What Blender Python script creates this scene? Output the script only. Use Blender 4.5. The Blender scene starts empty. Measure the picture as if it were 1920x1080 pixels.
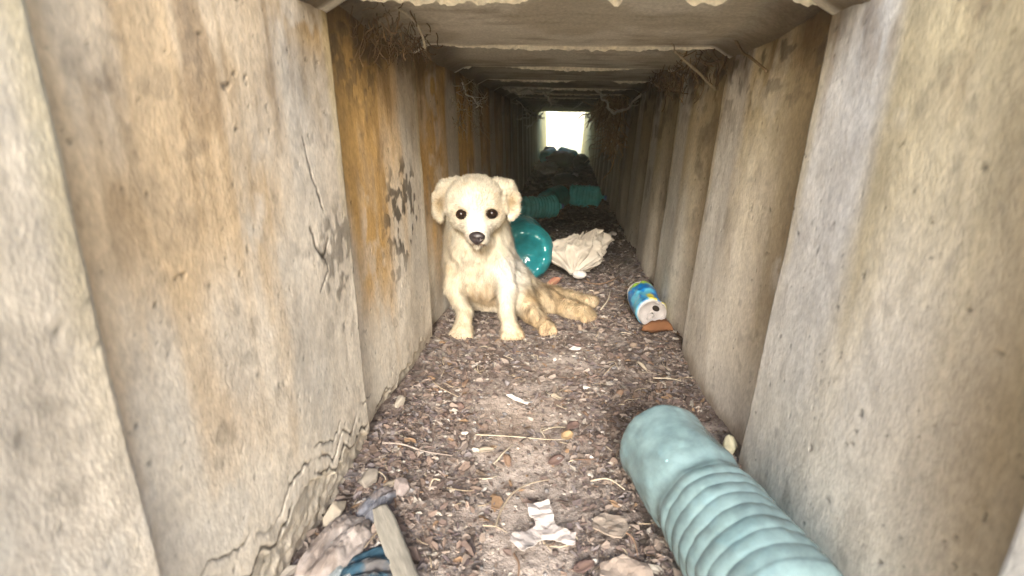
import bpy, math, random
import numpy as np
from mathutils import Vector, Matrix

sc = bpy.context.scene
col = sc.collection

# ------------------------------------------------------------------ camera
cd = bpy.data.cameras.new('camera')
cam = bpy.data.objects.new('camera', cd)
col.objects.link(cam)
cd.sensor_width = 36.0
cd.lens = 36.0 * 1043.9 / 1920.0
cd.clip_start = 0.01
cd.clip_end = 500
yaw, pit, rol = .0844, .2867, .0236
fw = Vector((-math.sin(yaw) * math.cos(pit), math.cos(yaw) * math.cos(pit), -math.sin(pit)))
r0 = fw.cross(Vector((0, 0, 1))).normalized()
u0 = r0.cross(fw)
rr = r0 * math.cos(rol) + u0 * math.sin(rol)
uu = u0 * math.cos(rol) - r0 * math.sin(rol)
m = Matrix((rr, uu, -fw)).transposed().to_4x4()
m.translation = Vector((0, 0, .4007))
cam.matrix_world = m
cd.dof.use_dof = True
cd.dof.focus_distance = 1.05
cd.dof.aperture_fstop = 7.0
sc.camera = cam

# ------------------------------------------------------------------ world and sun (bright overcast behind the camera)
SUN_EL, SUN_AZ = math.radians(23), math.radians(178)      # direction of the sun from the scene
world = bpy.data.worlds.new('World')
sc.world = world
world.use_nodes = True
wn = world.node_tree.nodes
wl = world.node_tree.links
sky = wn.new('ShaderNodeTexSky')
sky.sky_type = 'NISHITA'
sky.sun_disc = False
sky.sun_elevation = SUN_EL
sky.sun_rotation = SUN_AZ
sky.dust_density = 3.0
bg = wn['Background']
bg.inputs['Strength'].default_value = 0.15
wl.new(sky.outputs[0], bg.inputs['Color'])
sd = bpy.data.lights.new('sun', 'SUN')
sun = bpy.data.objects.new('sun', sd)
col.objects.link(sun)
sd.energy = 2.4
sd.angle = math.radians(16)
sd.color = (1.0, .975, .93)
sv = Vector((math.sin(SUN_AZ) * math.cos(SUN_EL), math.cos(SUN_AZ) * math.cos(SUN_EL), math.sin(SUN_EL)))
sun.rotation_euler = sv.to_track_quat('Z', 'Y').to_euler()
sun.location = sv * 10

sc.view_settings.view_transform = 'Standard'
sc.view_settings.look = 'None'
sc.view_settings.exposure = 1.75
sc.view_settings.gamma = 1.0
sc.view_settings.use_curve_mapping = False
sc.render.engine = 'CYCLES'
sc.cycles.use_denoising = True
sc.cycles.max_bounces = 14
sc.cycles.diffuse_bounces = 9
sc.cycles.glossy_bounces = 4
sc.cycles.transmission_bounces = 10
sc.cycles.transparent_max_bounces = 24
sc.cycles.caustics_reflective = False
sc.cycles.caustics_refractive = False

rng = np.random.default_rng(7)
random.seed(7)

# ------------------------------------------------------------------ helpers
def _h(i, j, k, s):
    n = (i * 374761393 + j * 668265263 + k * 2147483647 + s * 1274126177) & 0xffffffff
    n = ((n ^ (n >> 13)) * 1274126177) & 0xffffffff
    n = (n ^ (n >> 16)) & 0xffffffff
    return n / 4294967295.0

def vnoise(P, s=0):
    P = np.asarray(P, float)
    F = np.floor(P).astype(np.int64)
    f = P - F
    f = f * f * (3 - 2 * f)
    i, j, k = F[..., 0] + 5000, F[..., 1] + 5000, F[..., 2] + 5000
    x, y, z = f[..., 0], f[..., 1], f[..., 2]
    def L(a, b, t): return a + (b - a) * t
    return L(L(L(_h(i, j, k, s), _h(i + 1, j, k, s), x), L(_h(i, j + 1, k, s), _h(i + 1, j + 1, k, s), x), y),
             L(L(_h(i, j, k + 1, s), _h(i + 1, j, k + 1, s), x), L(_h(i, j + 1, k + 1, s), _h(i + 1, j + 1, k + 1, s), x), y), z)

def fbm(P, s=0, o=4):
    P = np.asarray(P, float)
    a, t, w = 0.0, 0.0, 1.0
    for q in range(o):
        a = a + w * vnoise(P * (2.03 ** q), s + q * 17)
        t += w
        w *= .5
    return a / t

def V3(x, y, z=0.0):
    return np.stack(np.broadcast_arrays(np.asarray(x, float), np.asarray(y, float), np.asarray(z, float)), -1)

def sst(a, b, x):
    t = np.clip((x - a) / (b - a), 0, 1)
    return t * t * (3 - 2 * t)

def mixc(a, b, t):
    return a * (1 - t[..., None]) + b * t[..., None]

def C(*v): return np.array(v, float)

def mesh(name, V, F, colr=None, smooth=True):
    me = bpy.data.meshes.new(name)
    V = np.asarray(V, float)
    if isinstance(F, np.ndarray):
        me.vertices.add(len(V))
        me.vertices.foreach_set('co', V.ravel())
        n, k = F.shape
        me.loops.add(n * k)
        me.loops.foreach_set('vertex_index', F.ravel().astype(np.int32))
        me.polygons.add(n)
        me.polygons.foreach_set('loop_start', np.arange(0, n * k, k, dtype=np.int32))
        me.polygons.foreach_set('loop_total', np.full(n, k, dtype=np.int32))
        me.update(calc_edges=True)
    else:
        me.from_pydata([tuple(v) for v in V], [], F)
        me.update()
    if colr is not None:
        colr = np.asarray(colr, float)
        if colr.ndim == 1: colr = np.broadcast_to(colr, (len(V), 3))
        at = me.color_attributes.new('Col', 'FLOAT_COLOR', 'POINT')
        a = np.ones((len(V), 4))
        a[:, :3] = colr
        at.data.foreach_set('color', a.ravel())
    me.polygons.foreach_set('use_smooth', np.full(len(me.polygons), smooth))
    return me

def obj(name, me, mt=None, parent=None, loc=None):
    o = bpy.data.objects.new(name, me)
    col.objects.link(o)
    if mt is not None and me is not None and not me.materials: me.materials.append(mt)
    if parent is not None: o.parent = parent
    if loc is not None: o.location = loc
    return o

def tag(o, label=None, cat=None, group=None, kind=None):
    if label: o['label'] = label
    if cat: o['category'] = cat
    if group: o['group'] = group
    if kind: o['kind'] = kind
    return o

def empty(name, loc, label, cat, group=None):
    o = bpy.data.objects.new(name, None)
    col.objects.link(o)
    o.location = loc
    o.empty_display_size = .02
    return tag(o, label, cat, group)

def material(name, base=None, rough=.9, spec=.3, var=.25, nscale=120., bump=.3, bscale=350., bdist=.001, trans=0., sss=0., ior=1.45, transl=0., coat=0., stretch=(1, 1, 1)):
    mt = bpy.data.materials.new(name)
    mt.use_nodes = True
    n, l = mt.node_tree.nodes, mt.node_tree.links
    p = n['Principled BSDF']
    p.inputs['Roughness'].default_value = rough
    p.inputs['Specular IOR Level'].default_value = spec
    p.inputs['IOR'].default_value = ior
    p.inputs['Transmission Weight'].default_value = trans
    p.inputs['Coat Weight'].default_value = coat
    if sss:
        p.inputs['Subsurface Weight'].default_value = sss
        p.inputs['Subsurface Scale'].default_value = .004
    tc = n.new('ShaderNodeTexCoord')
    mp = n.new('ShaderNodeMapping')
    mp.inputs['Scale'].default_value = stretch
    l.new(tc.outputs['Object'], mp.inputs[0])
    nt = n.new('ShaderNodeTexNoise')
    nt.inputs['Scale'].default_value = nscale
    nt.inputs['Detail'].default_value = 6
    l.new(mp.outputs[0], nt.inputs['Vector'])
    rg = n.new('ShaderNodeMapRange')
    rg.inputs[1].default_value = .25
    rg.inputs[2].default_value = .75
    rg.inputs[3].default_value = 1 - var
    rg.inputs[4].default_value = 1 + var
    l.new(nt.outputs['Fac'], rg.inputs[0])
    mx = n.new('ShaderNodeVectorMath')
    mx.operation = 'SCALE'
    if base is None:
        at = n.new('ShaderNodeAttribute')
        at.attribute_name = 'Col'
        l.new(at.outputs['Color'], mx.inputs[0])
    else:
        mx.inputs[0].default_value = base
    l.new(rg.outputs[0], mx.inputs['Scale'])
    l.new(mx.outputs[0], p.inputs['Base Color'])
    if bump:
        n2 = n.new('ShaderNodeTexNoise')
        n2.inputs['Scale'].default_value = bscale
        n2.inputs['Detail'].default_value = 5
        l.new(mp.outputs[0], n2.inputs['Vector'])
        b = n.new('ShaderNodeBump')
        b.inputs['Strength'].default_value = bump
        b.inputs['Distance'].default_value = bdist
        l.new(n2.outputs['Fac'], b.inputs['Height'])
        l.new(b.outputs[0], p.inputs['Normal'])
    if transl:
        t = n.new('ShaderNodeBsdfTranslucent')
        l.new(mx.outputs[0], t.inputs['Color'])
        ms = n.new('ShaderNodeMixShader')
        ms.inputs[0].default_value = transl
        l.new(p.outputs[0], ms.inputs[1])
        l.new(t.outputs[0], ms.inputs[2])
        l.new(ms.outputs[0], n['Material Output'].inputs['Surface'])
    return mt

def grid_faces(nu, nv, flip=False):
    i = np.arange(nu - 1)[:, None] * nv + np.arange(nv - 1)[None, :]
    F = np.stack([i, i + nv, i + nv + 1, i + 1], -1).reshape(-1, 4)
    return F[:, ::-1].copy() if flip else F

def grid_solid(P, back, flip=False):
    """P (nu,nv,3): a relief face; back (nu,nv,3): the plain face behind it. Returns V, F closed."""
    nu, nv = P.shape[:2]
    ring = [(i, 0) for i in range(nu)] + [(nu - 1, j) for j in range(1, nv)] + [(i, nv - 1) for i in range(nu - 2, -1, -1)] + [(0, j) for j in range(nv - 2, 0, -1)]
    a = np.array([i * nv + j for i, j in ring])
    n0 = nu * nv
    bv = np.array([back[i, j] for i, j in ring])
    V = np.concatenate([P.reshape(-1, 3), bv])
    k = len(ring)
    b = n0 + np.arange(k)
    S = np.stack([a, np.roll(a, -1), np.roll(b, -1), b], -1)
    F = grid_faces(nu, nv, flip)
    if not flip: S = S[:, ::-1]
    return V, np.concatenate([F, S]), n0

def tube(pts, rad, n=6, seed=0, cap=True):
    """tapered tube along pts; rad scalar or list"""
    pts = np.asarray(pts, float)
    m_ = len(pts)
    rad = np.broadcast_to(np.asarray(rad, float), (m_,))
    T = np.gradient(pts, axis=0)
    T /= np.linalg.norm(T, axis=1)[:, None] + 1e-9
    ref = np.array([.31, .17, .93]) if abs(T[0] @ np.array([.31, .17, .93])) < .9 else np.array([1., 0, 0])
    A = np.cross(T, ref); A /= np.linalg.norm(A, axis=1)[:, None] + 1e-9
    B = np.cross(T, A)
    ang = np.linspace(0, 2 * np.pi, n, endpoint=False)
    V = pts[:, None] + rad[:, None, None] * (A[:, None] * np.cos(ang)[None, :, None] + B[:, None] * np.sin(ang)[None, :, None])
    i = np.arange(m_ - 1)[:, None] * n
    j = np.arange(n)[None, :]
    F = np.stack([i + j, i + (j + 1) % n, i + n + (j + 1) % n, i + n + j], -1).reshape(-1, 4)
    V = np.concatenate([V.reshape(-1, 3), pts[[0, -1]]])
    c0, c1 = m_ * n, m_ * n + 1
    F0 = np.stack([np.full(n, c0), (np.arange(n) + 1) % n, np.arange(n), np.arange(n)], -1)
    F1 = np.stack([np.full(n, c1), (m_ - 1) * n + np.arange(n), (m_ - 1) * n + (np.arange(n) + 1) % n, (m_ - 1) * n + (np.arange(n) + 1) % n], -1)
    tris = [list(map(int, f[:3])) for f in np.concatenate([F0, F1])]
    return V, [list(map(int, f)) for f in F] + tris

def join(parts):
    VV, FF, o = [], [], 0
    for V, F in parts:
        VV.append(np.asarray(V)); FF += [[q + o for q in f] for f in F]; o += len(V)
    return np.concatenate(VV), FF

def smooth_path(pts, n=12):
    pts = np.asarray(pts, float)
    P = np.concatenate([[2 * pts[0] - pts[1]], pts, [2 * pts[-1] - pts[-2]]])
    out = []
    for i in range(1, len(P) - 2):
        for t in np.linspace(0, 1, n, endpoint=False):
            a, b, c, d = P[i - 1:i + 3]
            out.append(.5 * (2 * b + (c - a) * t + (2 * a - 5 * b + 4 * c - d) * t * t + (3 * b - a - 3 * c + d) * t ** 3))
    out.append(pts[-1])
    return np.array(out)

def ico(sub):
    import bmesh
    bm = bmesh.new()
    bmesh.ops.create_icosphere(bm, subdivisions=sub, radius=1)
    V = np.array([v.co[:] for v in bm.verts])
    F = np.array([[v.index for v in f.verts] for f in bm.faces])
    bm.free()
    return V, F

# ------------------------------------------------------------------ materials
M_concrete = material('stained_concrete', None, .92, .15, .19, 240, .6, 420, .0012, stretch=(1, 1, .55))
M_mortar = material('pale_mortar', (.86, .8, .68), .95, .1, .25, 160, .6, 300, .002)
M_dirt = material('packed_dirt', None, .97, .1, .35, 160, .8, 420, .003)
M_litter = material('leaf_flakes', None, .85, .25, .2, 300, .2, 500, .0008)
M_stone = material('stone', None, .85, .25, .22, 120, .4, 300, .001)
M_wood = material('weathered_wood', None, .85, .2, .25, 60, .4, 160, .001, stretch=(1, 6, 6))
M_web = material('dusty_cobweb', (.74, .71, .64), .9, .1, .2, 80, .0, transl=.3)
M_root = material('dry_roots', None, .9, .15, .25, 200, .3, 400)
M_terrain = material('pale_terrain', (.66, .65, .50), .95, .1, .3, 3, .3, 20, .02)  # outside ground paled to throw more light at the far opening

# ------------------------------------------------------------------ culvert geometry
LSEG, Y0, H = .351, .608, .521
KMAX = 20                                                  # last segment starts at Y0 + 14*LSEG
YEND = Y0 + KMAX * LSEG
def hw(z): return .2274 + .0226 * z / H
def rec(t, dmax=.022):                                     # recess of the tapered ring face behind its lip
    return dmax * (1 - sst(.0, .62, t)) + 0 * t

CREAM, GREY, PALE = C(.70, .645, .56), C(.50, .48, .45), C(.72, .72, .71)
ORANGE, BROWN, DARK = C(.52, .32, .11), C(.20, .125, .06), C(.045, .036, .028)
YELL = C(.56, .47, .27)

def poly_dist(y, z, pts):
    d = np.full(y.shape, 9.)
    for (a, b), (c_, e) in zip(pts[:-1], pts[1:]):
        vx, vy = c_ - a, e - b
        t = np.clip(((y - a) * vx + (z - b) * vy) / (vx * vx + vy * vy), 0, 1)
        d = np.minimum(d, np.hypot(y - a - t * vx, z - b - t * vy))
    return d

def wall_panel(side, k, res, parent):
    ya, yb = Y0 + (k - 1) * LSEG + LSEG, Y0 + k * LSEG + LSEG
    za, zb = -.04, .562
    ny, nz = max(8, int(LSEG / res)), max(12, int(.6 / res))
    # samples crowd towards both ends so that the lip keeps its edge
    y = np.linspace(ya, yb, ny)
    z = np.linspace(za, zb, nz)
    Yg, Zg = np.meshgrid(y, z, indexing='ij')
    t = (Yg - ya) / LSEG
    sd_ = 11 if side < 0 else 57
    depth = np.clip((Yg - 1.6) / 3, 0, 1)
    wob = (fbm(V3(Yg * 3, Zg * 3, 3), sd_) - .5)
    dm = {-2: .004, -1: .007, 0: .012}.get(k, .022) if side < 0 else {-2: .004, -1: .009, 0: .020}.get(k, .022)
    d = rec(np.clip(t + wob * .10, 0, 1), dm) * (t < .999)
    low = fbm(V3(Yg * 9, Zg * 7, k), sd_ + 3, 4) - .5
    fine = fbm(V3(Yg * 70, Zg * 50, k), sd_ + 5, 4)
    pits = sst(.79, .86, fbm(V3(Yg * 150, Zg * 130, 1), sd_ + 9, 3))
    rel = low * .006 + (fine - .5) * .0010 + pits * .0012
    # colour --------------------------------------------------
    streak = fbm(V3(Yg * 24, Zg * 1.8, 0), sd_ + 21, 4)
    streak = .55 * streak + .45 * fbm(V3(Yg * 13, Zg * 9, 4), sd_ + 24, 5)
    streak2 = .6 * fbm(V3(Yg * 70, Zg * 4, 2), sd_ + 22, 3) + .4 * fbm(V3(Yg * 30, Zg * 24, 6), sd_ + 25, 4)
    blot = fbm(V3(Yg * 7, Zg * 5, 5), sd_ + 23, 4)
    cc = mixc(np.broadcast_to(CREAM, Yg.shape + (3,)), GREY, sst(.40, .64, blot) * .6)
    lip = sst(.60, .72, t + wob * .2)
    if side < 0:
        st = sst(.10, .34, Zg + .05 * sst(.6, .7, Yg) + (streak - .5) * .45 + (blot - .5) * .3)
        st = st * (1 - lip * .80 * sst(.50, .44, Zg)) * (.62 + .38 * sst(.38, .55, streak))
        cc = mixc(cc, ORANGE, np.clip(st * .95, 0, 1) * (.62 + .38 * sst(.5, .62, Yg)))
        cc = mixc(cc, BROWN, sst(.50, .68, streak2) * sst(.22, .44, Zg) * .6 * (1 - lip * .5))
        cc = mixc(cc, C(.40, .26, .10), sst(.36, .50, Zg + (streak - .5) * .30) * sst(.35, .5, Yg) * sst(1.3, 1.0, Yg) * .65)
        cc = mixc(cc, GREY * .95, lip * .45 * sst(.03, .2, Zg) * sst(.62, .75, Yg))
    else:
        cc = mixc(cc, C(.78, .76, .71), sst(.50, .12, Zg) * (.6 if k <= 0 else .4))
        st = sst(.16, .5, Zg + (streak - .5) * .35) * (1 - lip)
        cc = mixc(cc, YELL, np.clip(st * .75, 0, 1))
        cc = mixc(cc, C(.25, .18, .09), sst(.50, .10, t + wob * .25) * sst(-.02, .26, Zg + (streak - .5) * .2) * .85)  # brown stain deepened to stand for shade in the recess past each lip
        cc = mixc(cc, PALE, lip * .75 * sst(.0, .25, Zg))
        cc = mixc(cc, BROWN, sst(.55, .7, streak2) * sst(.34, .5, Zg) * .5)
    # mottled grime and lime bloom
    m1 = fbm(V3(Yg * 24, Zg * 18, 11), sd_ + 31, 5); m2 = fbm(V3(Yg * 60, Zg * 50, 12), sd_ + 32, 4); m3 = fbm(V3(Yg * 10, Zg * 4, 13), sd_ + 33, 4)
    cc = cc * (1 + .34 * (m1 - .5) + .22 * (m2 - .5))[..., None]
    cc = mixc(cc, C(.15, .125, .10), sst(.56, .74, m1) * sst(.46, .60, m3) * (.5 if k > 0 else .28))
    cc = mixc(cc, C(.74, .71, .65), sst(.56, .68, 1 - m1) * sst(.5, .62, m3) * .4)
    cc = mixc(cc, C(.10, .085, .07), sst(.60, .72, m2) * sst(.50, .62, m1) * .3)
    # shallow greenish edge behind the lip
    cc = mixc(cc, YELL, sst(.93, .985, t) * sst(.15, .4, Zg) * .5)
    # top corner: soil, roots and grime pressed into the joint
    cor = sst(.445, .515, Zg + (fbm(V3(Yg * 22, Zg * 22, 8), sd_) - .5) * .13)
    cc = mixc(cc, BROWN * .55, cor * .75 * sst(.5, .62, Yg))
    # inner segments: grime replaces the rust; lips paled to stand for missing light
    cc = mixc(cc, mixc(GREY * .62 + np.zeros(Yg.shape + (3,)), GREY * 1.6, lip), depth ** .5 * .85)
    cc = mixc(cc, C(.66, .62, .36), sst(3.2, 5.6, Yg) * .9)  # yellow glow round the far opening, put into the wall colour
    cc = cc * (1 - .55 * pits[..., None])
    # splash of wet grime low down near the floor
    lo = sst(.045, .0, Zg + (fbm(V3(Yg * 30, Zg * 30, 9), sd_) - .5) * .05)
    cc = mixc(cc, BROWN * .9, lo * .6)
    if side < 0:
        for cy_, cz_, r_, a_ in ((.835, .275, .075, .8), (.575, .262, .055, .55), (.80, .23, .07, .45), (.70, .5, .08, .5)):
            q = np.exp(-(((Yg - cy_) / r_) ** 2 + ((Zg - cz_) / (r_ * .9)) ** 2))
            sp = sst(.50, .60, fbm(V3(Yg * 75, Zg * 60, 4), 77, 4) + q * .12 - .06) * sst(.12, .5, q)
            cc = mixc(cc, DARK * 1.6, sp * a_)
            rel = rel - sp * .0004
        w2 = (fbm(V3(Yg * 110, Zg * 110, 7), 31, 3) - .5) * .006
        for pts, wd in (([(.520, .385), (.528, .35), (.540, .325), (.545, .312)], .0010),
                        ([(.513, .300), (.520, .280), (.534, .266), (.548, .283)], .0012),
                        ([(.534, .266), (.54, .25), (.52, .235)], .0007)):
            dd = poly_dist(Yg + w2, Zg + w2 * .6, pts)
            c_ = 1 - sst(wd * .5, wd * 2.2, dd)
            cc = mixc(cc, DARK, c_ * .85)
            rel = rel + c_ * .001
        # broken foot of the wall with cracks running along it
        edge = .030 + .020 * (fbm(V3(Yg * 26, 0 * Zg, 2), 91, 4) - .5) * 2 + .004 * (fbm(V3(Yg * 140, Zg * 60, 2), 95, 3) - .5) * 2 + .028 * sst(.60, .42, Yg)
        brk = sst(edge, edge - .006, Zg) * sst(1.0, .8, Yg)
        rel = rel + brk * (.006 + .006 * (fbm(V3(Yg * 90, Zg * 130, 2), 92, 4) - .4))
        cc = mixc(cc, CREAM * .72, brk * .6)
        for off, wd in ((.004, .0022), (.020, .0015), (.036, .0010)):
            ce = np.abs(Zg - edge - off - .016 * (fbm(V3(Yg * 40, 0 * Zg, off * 900), 93, 3) - .5))
            on = sst(.42, .55, fbm(V3(Yg * 16, 0 * Zg, off * 500), 94, 2)) * sst(.78, .68, Yg)
            c_ = (1 - sst(wd * .4, wd * 1.6, ce)) * on
            cc = mixc(cc, DARK, c_ * .9)
            rel = rel + c_ * .002
    else:
        q = sst(.58, .66, fbm(V3(Yg * 55, Zg * 55, 4), 78, 4)) * sst(.36, .52, Zg) * .7 * sst(.5, .7, Yg)
        cc = mixc(cc, DARK * 1.8, q)
    X = side * (hw(Zg) + d + rel)
    # the ring's end face steps in to the lip line
    P = V3(X, Yg, Zg)
    Bk = V3(np.full_like(Yg, side * .32), Yg, Zg)
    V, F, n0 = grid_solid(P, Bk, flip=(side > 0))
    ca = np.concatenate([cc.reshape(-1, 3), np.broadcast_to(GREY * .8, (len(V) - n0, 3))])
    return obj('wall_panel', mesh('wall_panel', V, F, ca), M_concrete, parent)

def ceiling_slab(k, res, parent, ya=None):
    y0 = Y0 + k * LSEG
    ya = y0 if ya is None else ya
    yb = y0 + LSEG
    ny, nx = max(8, int((yb - ya) / res)), max(14, int(.62 / res))
    y = np.linspace(ya, yb, ny)
    x = np.linspace(-.30, .30, nx)
    Xg, Yg = np.meshgrid(x, y, indexing='ij')
    t = (Yg - y0) / LSEG
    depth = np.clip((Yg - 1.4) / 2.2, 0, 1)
    wob = fbm(V3(Xg * 4, Yg * 3, 3), 5) - .5
    d = rec(np.clip(t + wob * .1, 0, 1), .026)
    low = fbm(V3(Xg * 6, Yg * 12, k), 41, 4) - .5
    fine = fbm(V3(Xg * 40, Yg * 90, k), 43, 3) - .5
    Z = H + d + low * .006 + fine * .002
    # slight chamfer in the corners
    Z = Z - .018 * sst(.215, .262, np.abs(Xg))
    st = fbm(V3(Xg * 5, Yg * 60, 0), 45, 4)
    bl = fbm(V3(Xg * 9, Yg * 9, 0), 46, 4)
    cc = mixc(np.broadcast_to(C(.48, .435, .35), Xg.shape + (3,)), C(.62, .585, .51), sst(.4, .62, bl))
    cc = mixc(cc, C(.24, .19, .13), sst(.50, .68, .5 * st + .5 * fbm(V3(Xg * 20, Yg * 26, 0), 48, 5)) * .5)
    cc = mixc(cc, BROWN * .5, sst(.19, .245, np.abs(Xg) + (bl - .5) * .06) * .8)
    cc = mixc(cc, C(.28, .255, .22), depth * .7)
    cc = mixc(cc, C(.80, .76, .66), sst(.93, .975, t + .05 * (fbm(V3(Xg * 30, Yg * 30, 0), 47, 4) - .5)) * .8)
    cc = mixc(cc, C(.66, .62, .36), sst(3.2, 5.6, Yg) * .9)  # light spilling from the far opening, put into the slab colour
    P = V3(Xg, Yg, Z)
    Bk = V3(Xg, Yg, np.full_like(Xg, .61))
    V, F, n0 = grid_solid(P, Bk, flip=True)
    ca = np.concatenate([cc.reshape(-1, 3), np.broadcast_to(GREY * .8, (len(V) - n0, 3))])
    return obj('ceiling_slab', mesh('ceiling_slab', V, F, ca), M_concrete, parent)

culvert = empty('concrete_culvert', (0, 0, 0), 'long narrow concrete box culvert with rust stained ribbed walls around the puppy', 'culvert')
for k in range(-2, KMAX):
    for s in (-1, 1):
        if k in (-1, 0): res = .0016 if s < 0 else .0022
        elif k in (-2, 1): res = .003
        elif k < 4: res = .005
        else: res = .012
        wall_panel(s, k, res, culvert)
    if 0 <= k < 14:  # roof left open over the last segments to let light onto their walls
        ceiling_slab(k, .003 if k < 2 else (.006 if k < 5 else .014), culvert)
# mouth lintel: the end of the ceiling over the open channel
ceiling_slab(-1, .004, culvert, ya=Y0 - .07)

def joint_strip(yj, n, seed, amp, parent):
    """ragged pale mortar and lime bleeding out along the lip of a ceiling ring"""
    parts = []
    x = np.linspace(-.235, .238, n)
    w = fbm(V3(x * 28, seed, 0), 61, 4)
    on = fbm(V3(x * 11, seed, 5), 62, 3) + .12 * (1 - np.abs(x + .05) * 3) > .38 + .05 * (seed > 5)
    i = 0
    while i < n:
        if on[i]:
            j = i
            while j < n and on[j]: j += 1
            if j - i > 3:
                xs = x[i:j]; ws = np.clip(w[i:j] - .25, .02, 1) * amp
                e = np.sin(np.linspace(0, np.pi, j - i)) ** .35 * (.45 + .9 * fbm(V3(xs * 110, seed, 0), 64, 5))
                ws = ws * e + .0006
                zt = H + .004
                q = []
                for a_, b_ in ((-.9, zt), (-1., zt - .006 - 0.), (-.2, zt - .0085), (.25, zt - .004), (.25, zt)):
                    b_ = zt + (b_ - zt) * np.clip(e * 1.3, 0, 1.4)
                    zz = b_ - ws * .18 * (-.95 < a_ < 0)
                    q.append(V3(xs, yj + a_ * ws + .0035 * (fbm(V3(xs * 60, a_, seed), 63, 2) - .5), zz + 0 * xs))
                P = np.stack(q, 1)
                m_ = P.shape[1]
                F = grid_faces(len(xs), m_).tolist()
                F.append(list(range(m_))[::-1])
                F.append([(len(xs) - 1) * m_ + q_ for q_ in range(m_)])
                parts.append((P.reshape(-1, 3), F))
            i = j
        else: i += 1
    for V, F in parts:
        obj('mortar_joint', mesh('mortar_joint', V, F, smooth=False), M_mortar, parent)
for k in range(0, 7):
    joint_strip(Y0 + k * LSEG, 260 if k < 3 else 120, k * 3.7 + 1, .006, culvert)

# ------------------------------------------------------------------ ground
def hfloor(x, y):
    x = np.asarray(x, float); y = np.asarray(y, float)
    h = .014 * (fbm(V3(x * 9, y * 7, 0), 101, 4) - .5) + .006 * (fbm(V3(x * 45, y * 45, 0), 102, 3) - .5)
    h = h + .018 * sst(.15, .24, np.abs(x)) * sst(1.0, 1.6, y) + .010 * sst(.17, .23, np.abs(x))
    h = h - .012 * np.exp(-((x + .03) / .08) ** 2) * sst(.9, .7, y)
    h = h - .010 * sst(-.16, -.21, x) * sst(.6, .45, y)
    # mound of rubbish and silt far inside
    h = h + .045 * np.exp(-((y - 4.9) / 1.0) ** 2)
    return h

def patch_mask(x, y):
    q = np.exp(-((x + .045 + .03 * np.sin(y * 9)) / .075) ** 2) * sst(.88, .74, y)
    q = np.maximum(q, .9 * np.exp(-((x - .02) / .06) ** 2 - ((y - .92) / .05) ** 2))
    return np.clip(q + (fbm(V3(x * 28, y * 22, 0), 105, 3) - .5) * .9 * (q > .05), 0, 1)

ys = np.concatenate([np.arange(-.30, .36, .02), np.arange(.36, 1.8, .0032), np.arange(1.8, 3.2, .01), np.arange(3.2, 8.1, .03)])
xs = np.linspace(-.285, .285, 180)
Xg, Yg = np.meshgrid(xs, ys, indexing='ij')
Zg = hfloor(Xg, Yg)
crumb = fbm(V3(Xg * 150, Yg * 150, 0), 103, 3)
pm = patch_mask(Xg, Yg)
Zg = Zg + (crumb - .5) * .0065 * (1 - .6 * pm)
f1 = fbm(V3(Xg * 30, Yg * 30, 0), 104, 4)
cc = mixc(np.broadcast_to(C(.18, .142, .125), Xg.shape + (3,)), C(.28, .24, .215), sst(.4, .62, f1))
cc = mixc(cc, C(.06, .042, .036), sst(.52, .40, crumb) * .55)
cc = mixc(cc, C(.40, .345, .31), pm * .9)
cc = mixc(cc, C(.27, .20, .15), np.exp(-((Xg + .06) / .05) ** 2 - ((Yg - .70) / .06) ** 2) * .5)
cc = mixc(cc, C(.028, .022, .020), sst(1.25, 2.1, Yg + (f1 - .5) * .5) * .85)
cc = mixc(cc, C(.62, .59, .42), sst(5.1, 5.7, Yg))  # far floor paled to bounce light onto walls and ceiling
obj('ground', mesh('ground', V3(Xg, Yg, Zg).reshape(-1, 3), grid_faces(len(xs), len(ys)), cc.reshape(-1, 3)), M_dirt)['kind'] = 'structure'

# terrain outside: embankment over the culvert, sunlit bank added beyond its far mouth to brighten the opening
tx = [-14, -9, -5, -1.5, -.318, .318, 1.5, 5, 9, 14]
ty = [-12, -8, -4, -1.5, -.13, -.088, .54, 5.51, YEND - .02, YEND + .35, 8.8, 10.5, 13, 22]
TV, TF = [], []
for x in tx:
    for y in ty:
        z = .607
        if y > YEND + .3: z = -.02 if abs(x) < 1 else (-.02 + .25 * (abs(x) < 7))
        if 8 < y < 10: z = -.04
        if y <= -.13: z = -.012
        if y >= 10.5: z = 1.5 if y < 12 else 2.1
        TV.append((x, y, z))
n_ = len(ty)
for i in range(len(tx) - 1):
    for j in range(n_ - 1):
        mid = i == 4
        if mid and ty[j] in (-.13, -.088, 5.51, YEND - .02): continue
        TF.append([i * n_ + j, (i + 1) * n_ + j, (i + 1) * n_ + j + 1, i * n_ + j + 1])
obj('terrain', mesh('terrain', TV, TF, smooth=False), M_terrain)['kind'] = 'structure'

# thin haze added for a halo at the far opening: one closed box round the camera and everything built
hb = [(x, y, z) for x in (-14.5, 14.5) for y in (-12.5, 22.5) for z in (-1.2, 2.5)]
hz = obj('haze', mesh('haze', hb, [[0, 1, 3, 2], [4, 6, 7, 5], [0, 4, 5, 1], [2, 3, 7, 6], [0, 2, 6, 4], [1, 5, 7, 3]], smooth=False))
hm = bpy.data.materials.new('halo_haze'); hm.use_nodes = True
hm.node_tree.nodes.clear()
ho = hm.node_tree.nodes.new('ShaderNodeOutputMaterial')
hv = hm.node_tree.nodes.new('ShaderNodeVolumePrincipled')
hv.inputs['Color'].default_value = (.93, .92, .84, 1)
hv.inputs['Density'].default_value = .035
hv.inputs['Anisotropy'].default_value = .85
hm.node_tree.links.new(hv.outputs[0], ho.inputs['Volume'])
hz.data.materials.append(hm)
hz['kind'] = 'stuff'
sc.cycles.volume_bounces = 1

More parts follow.
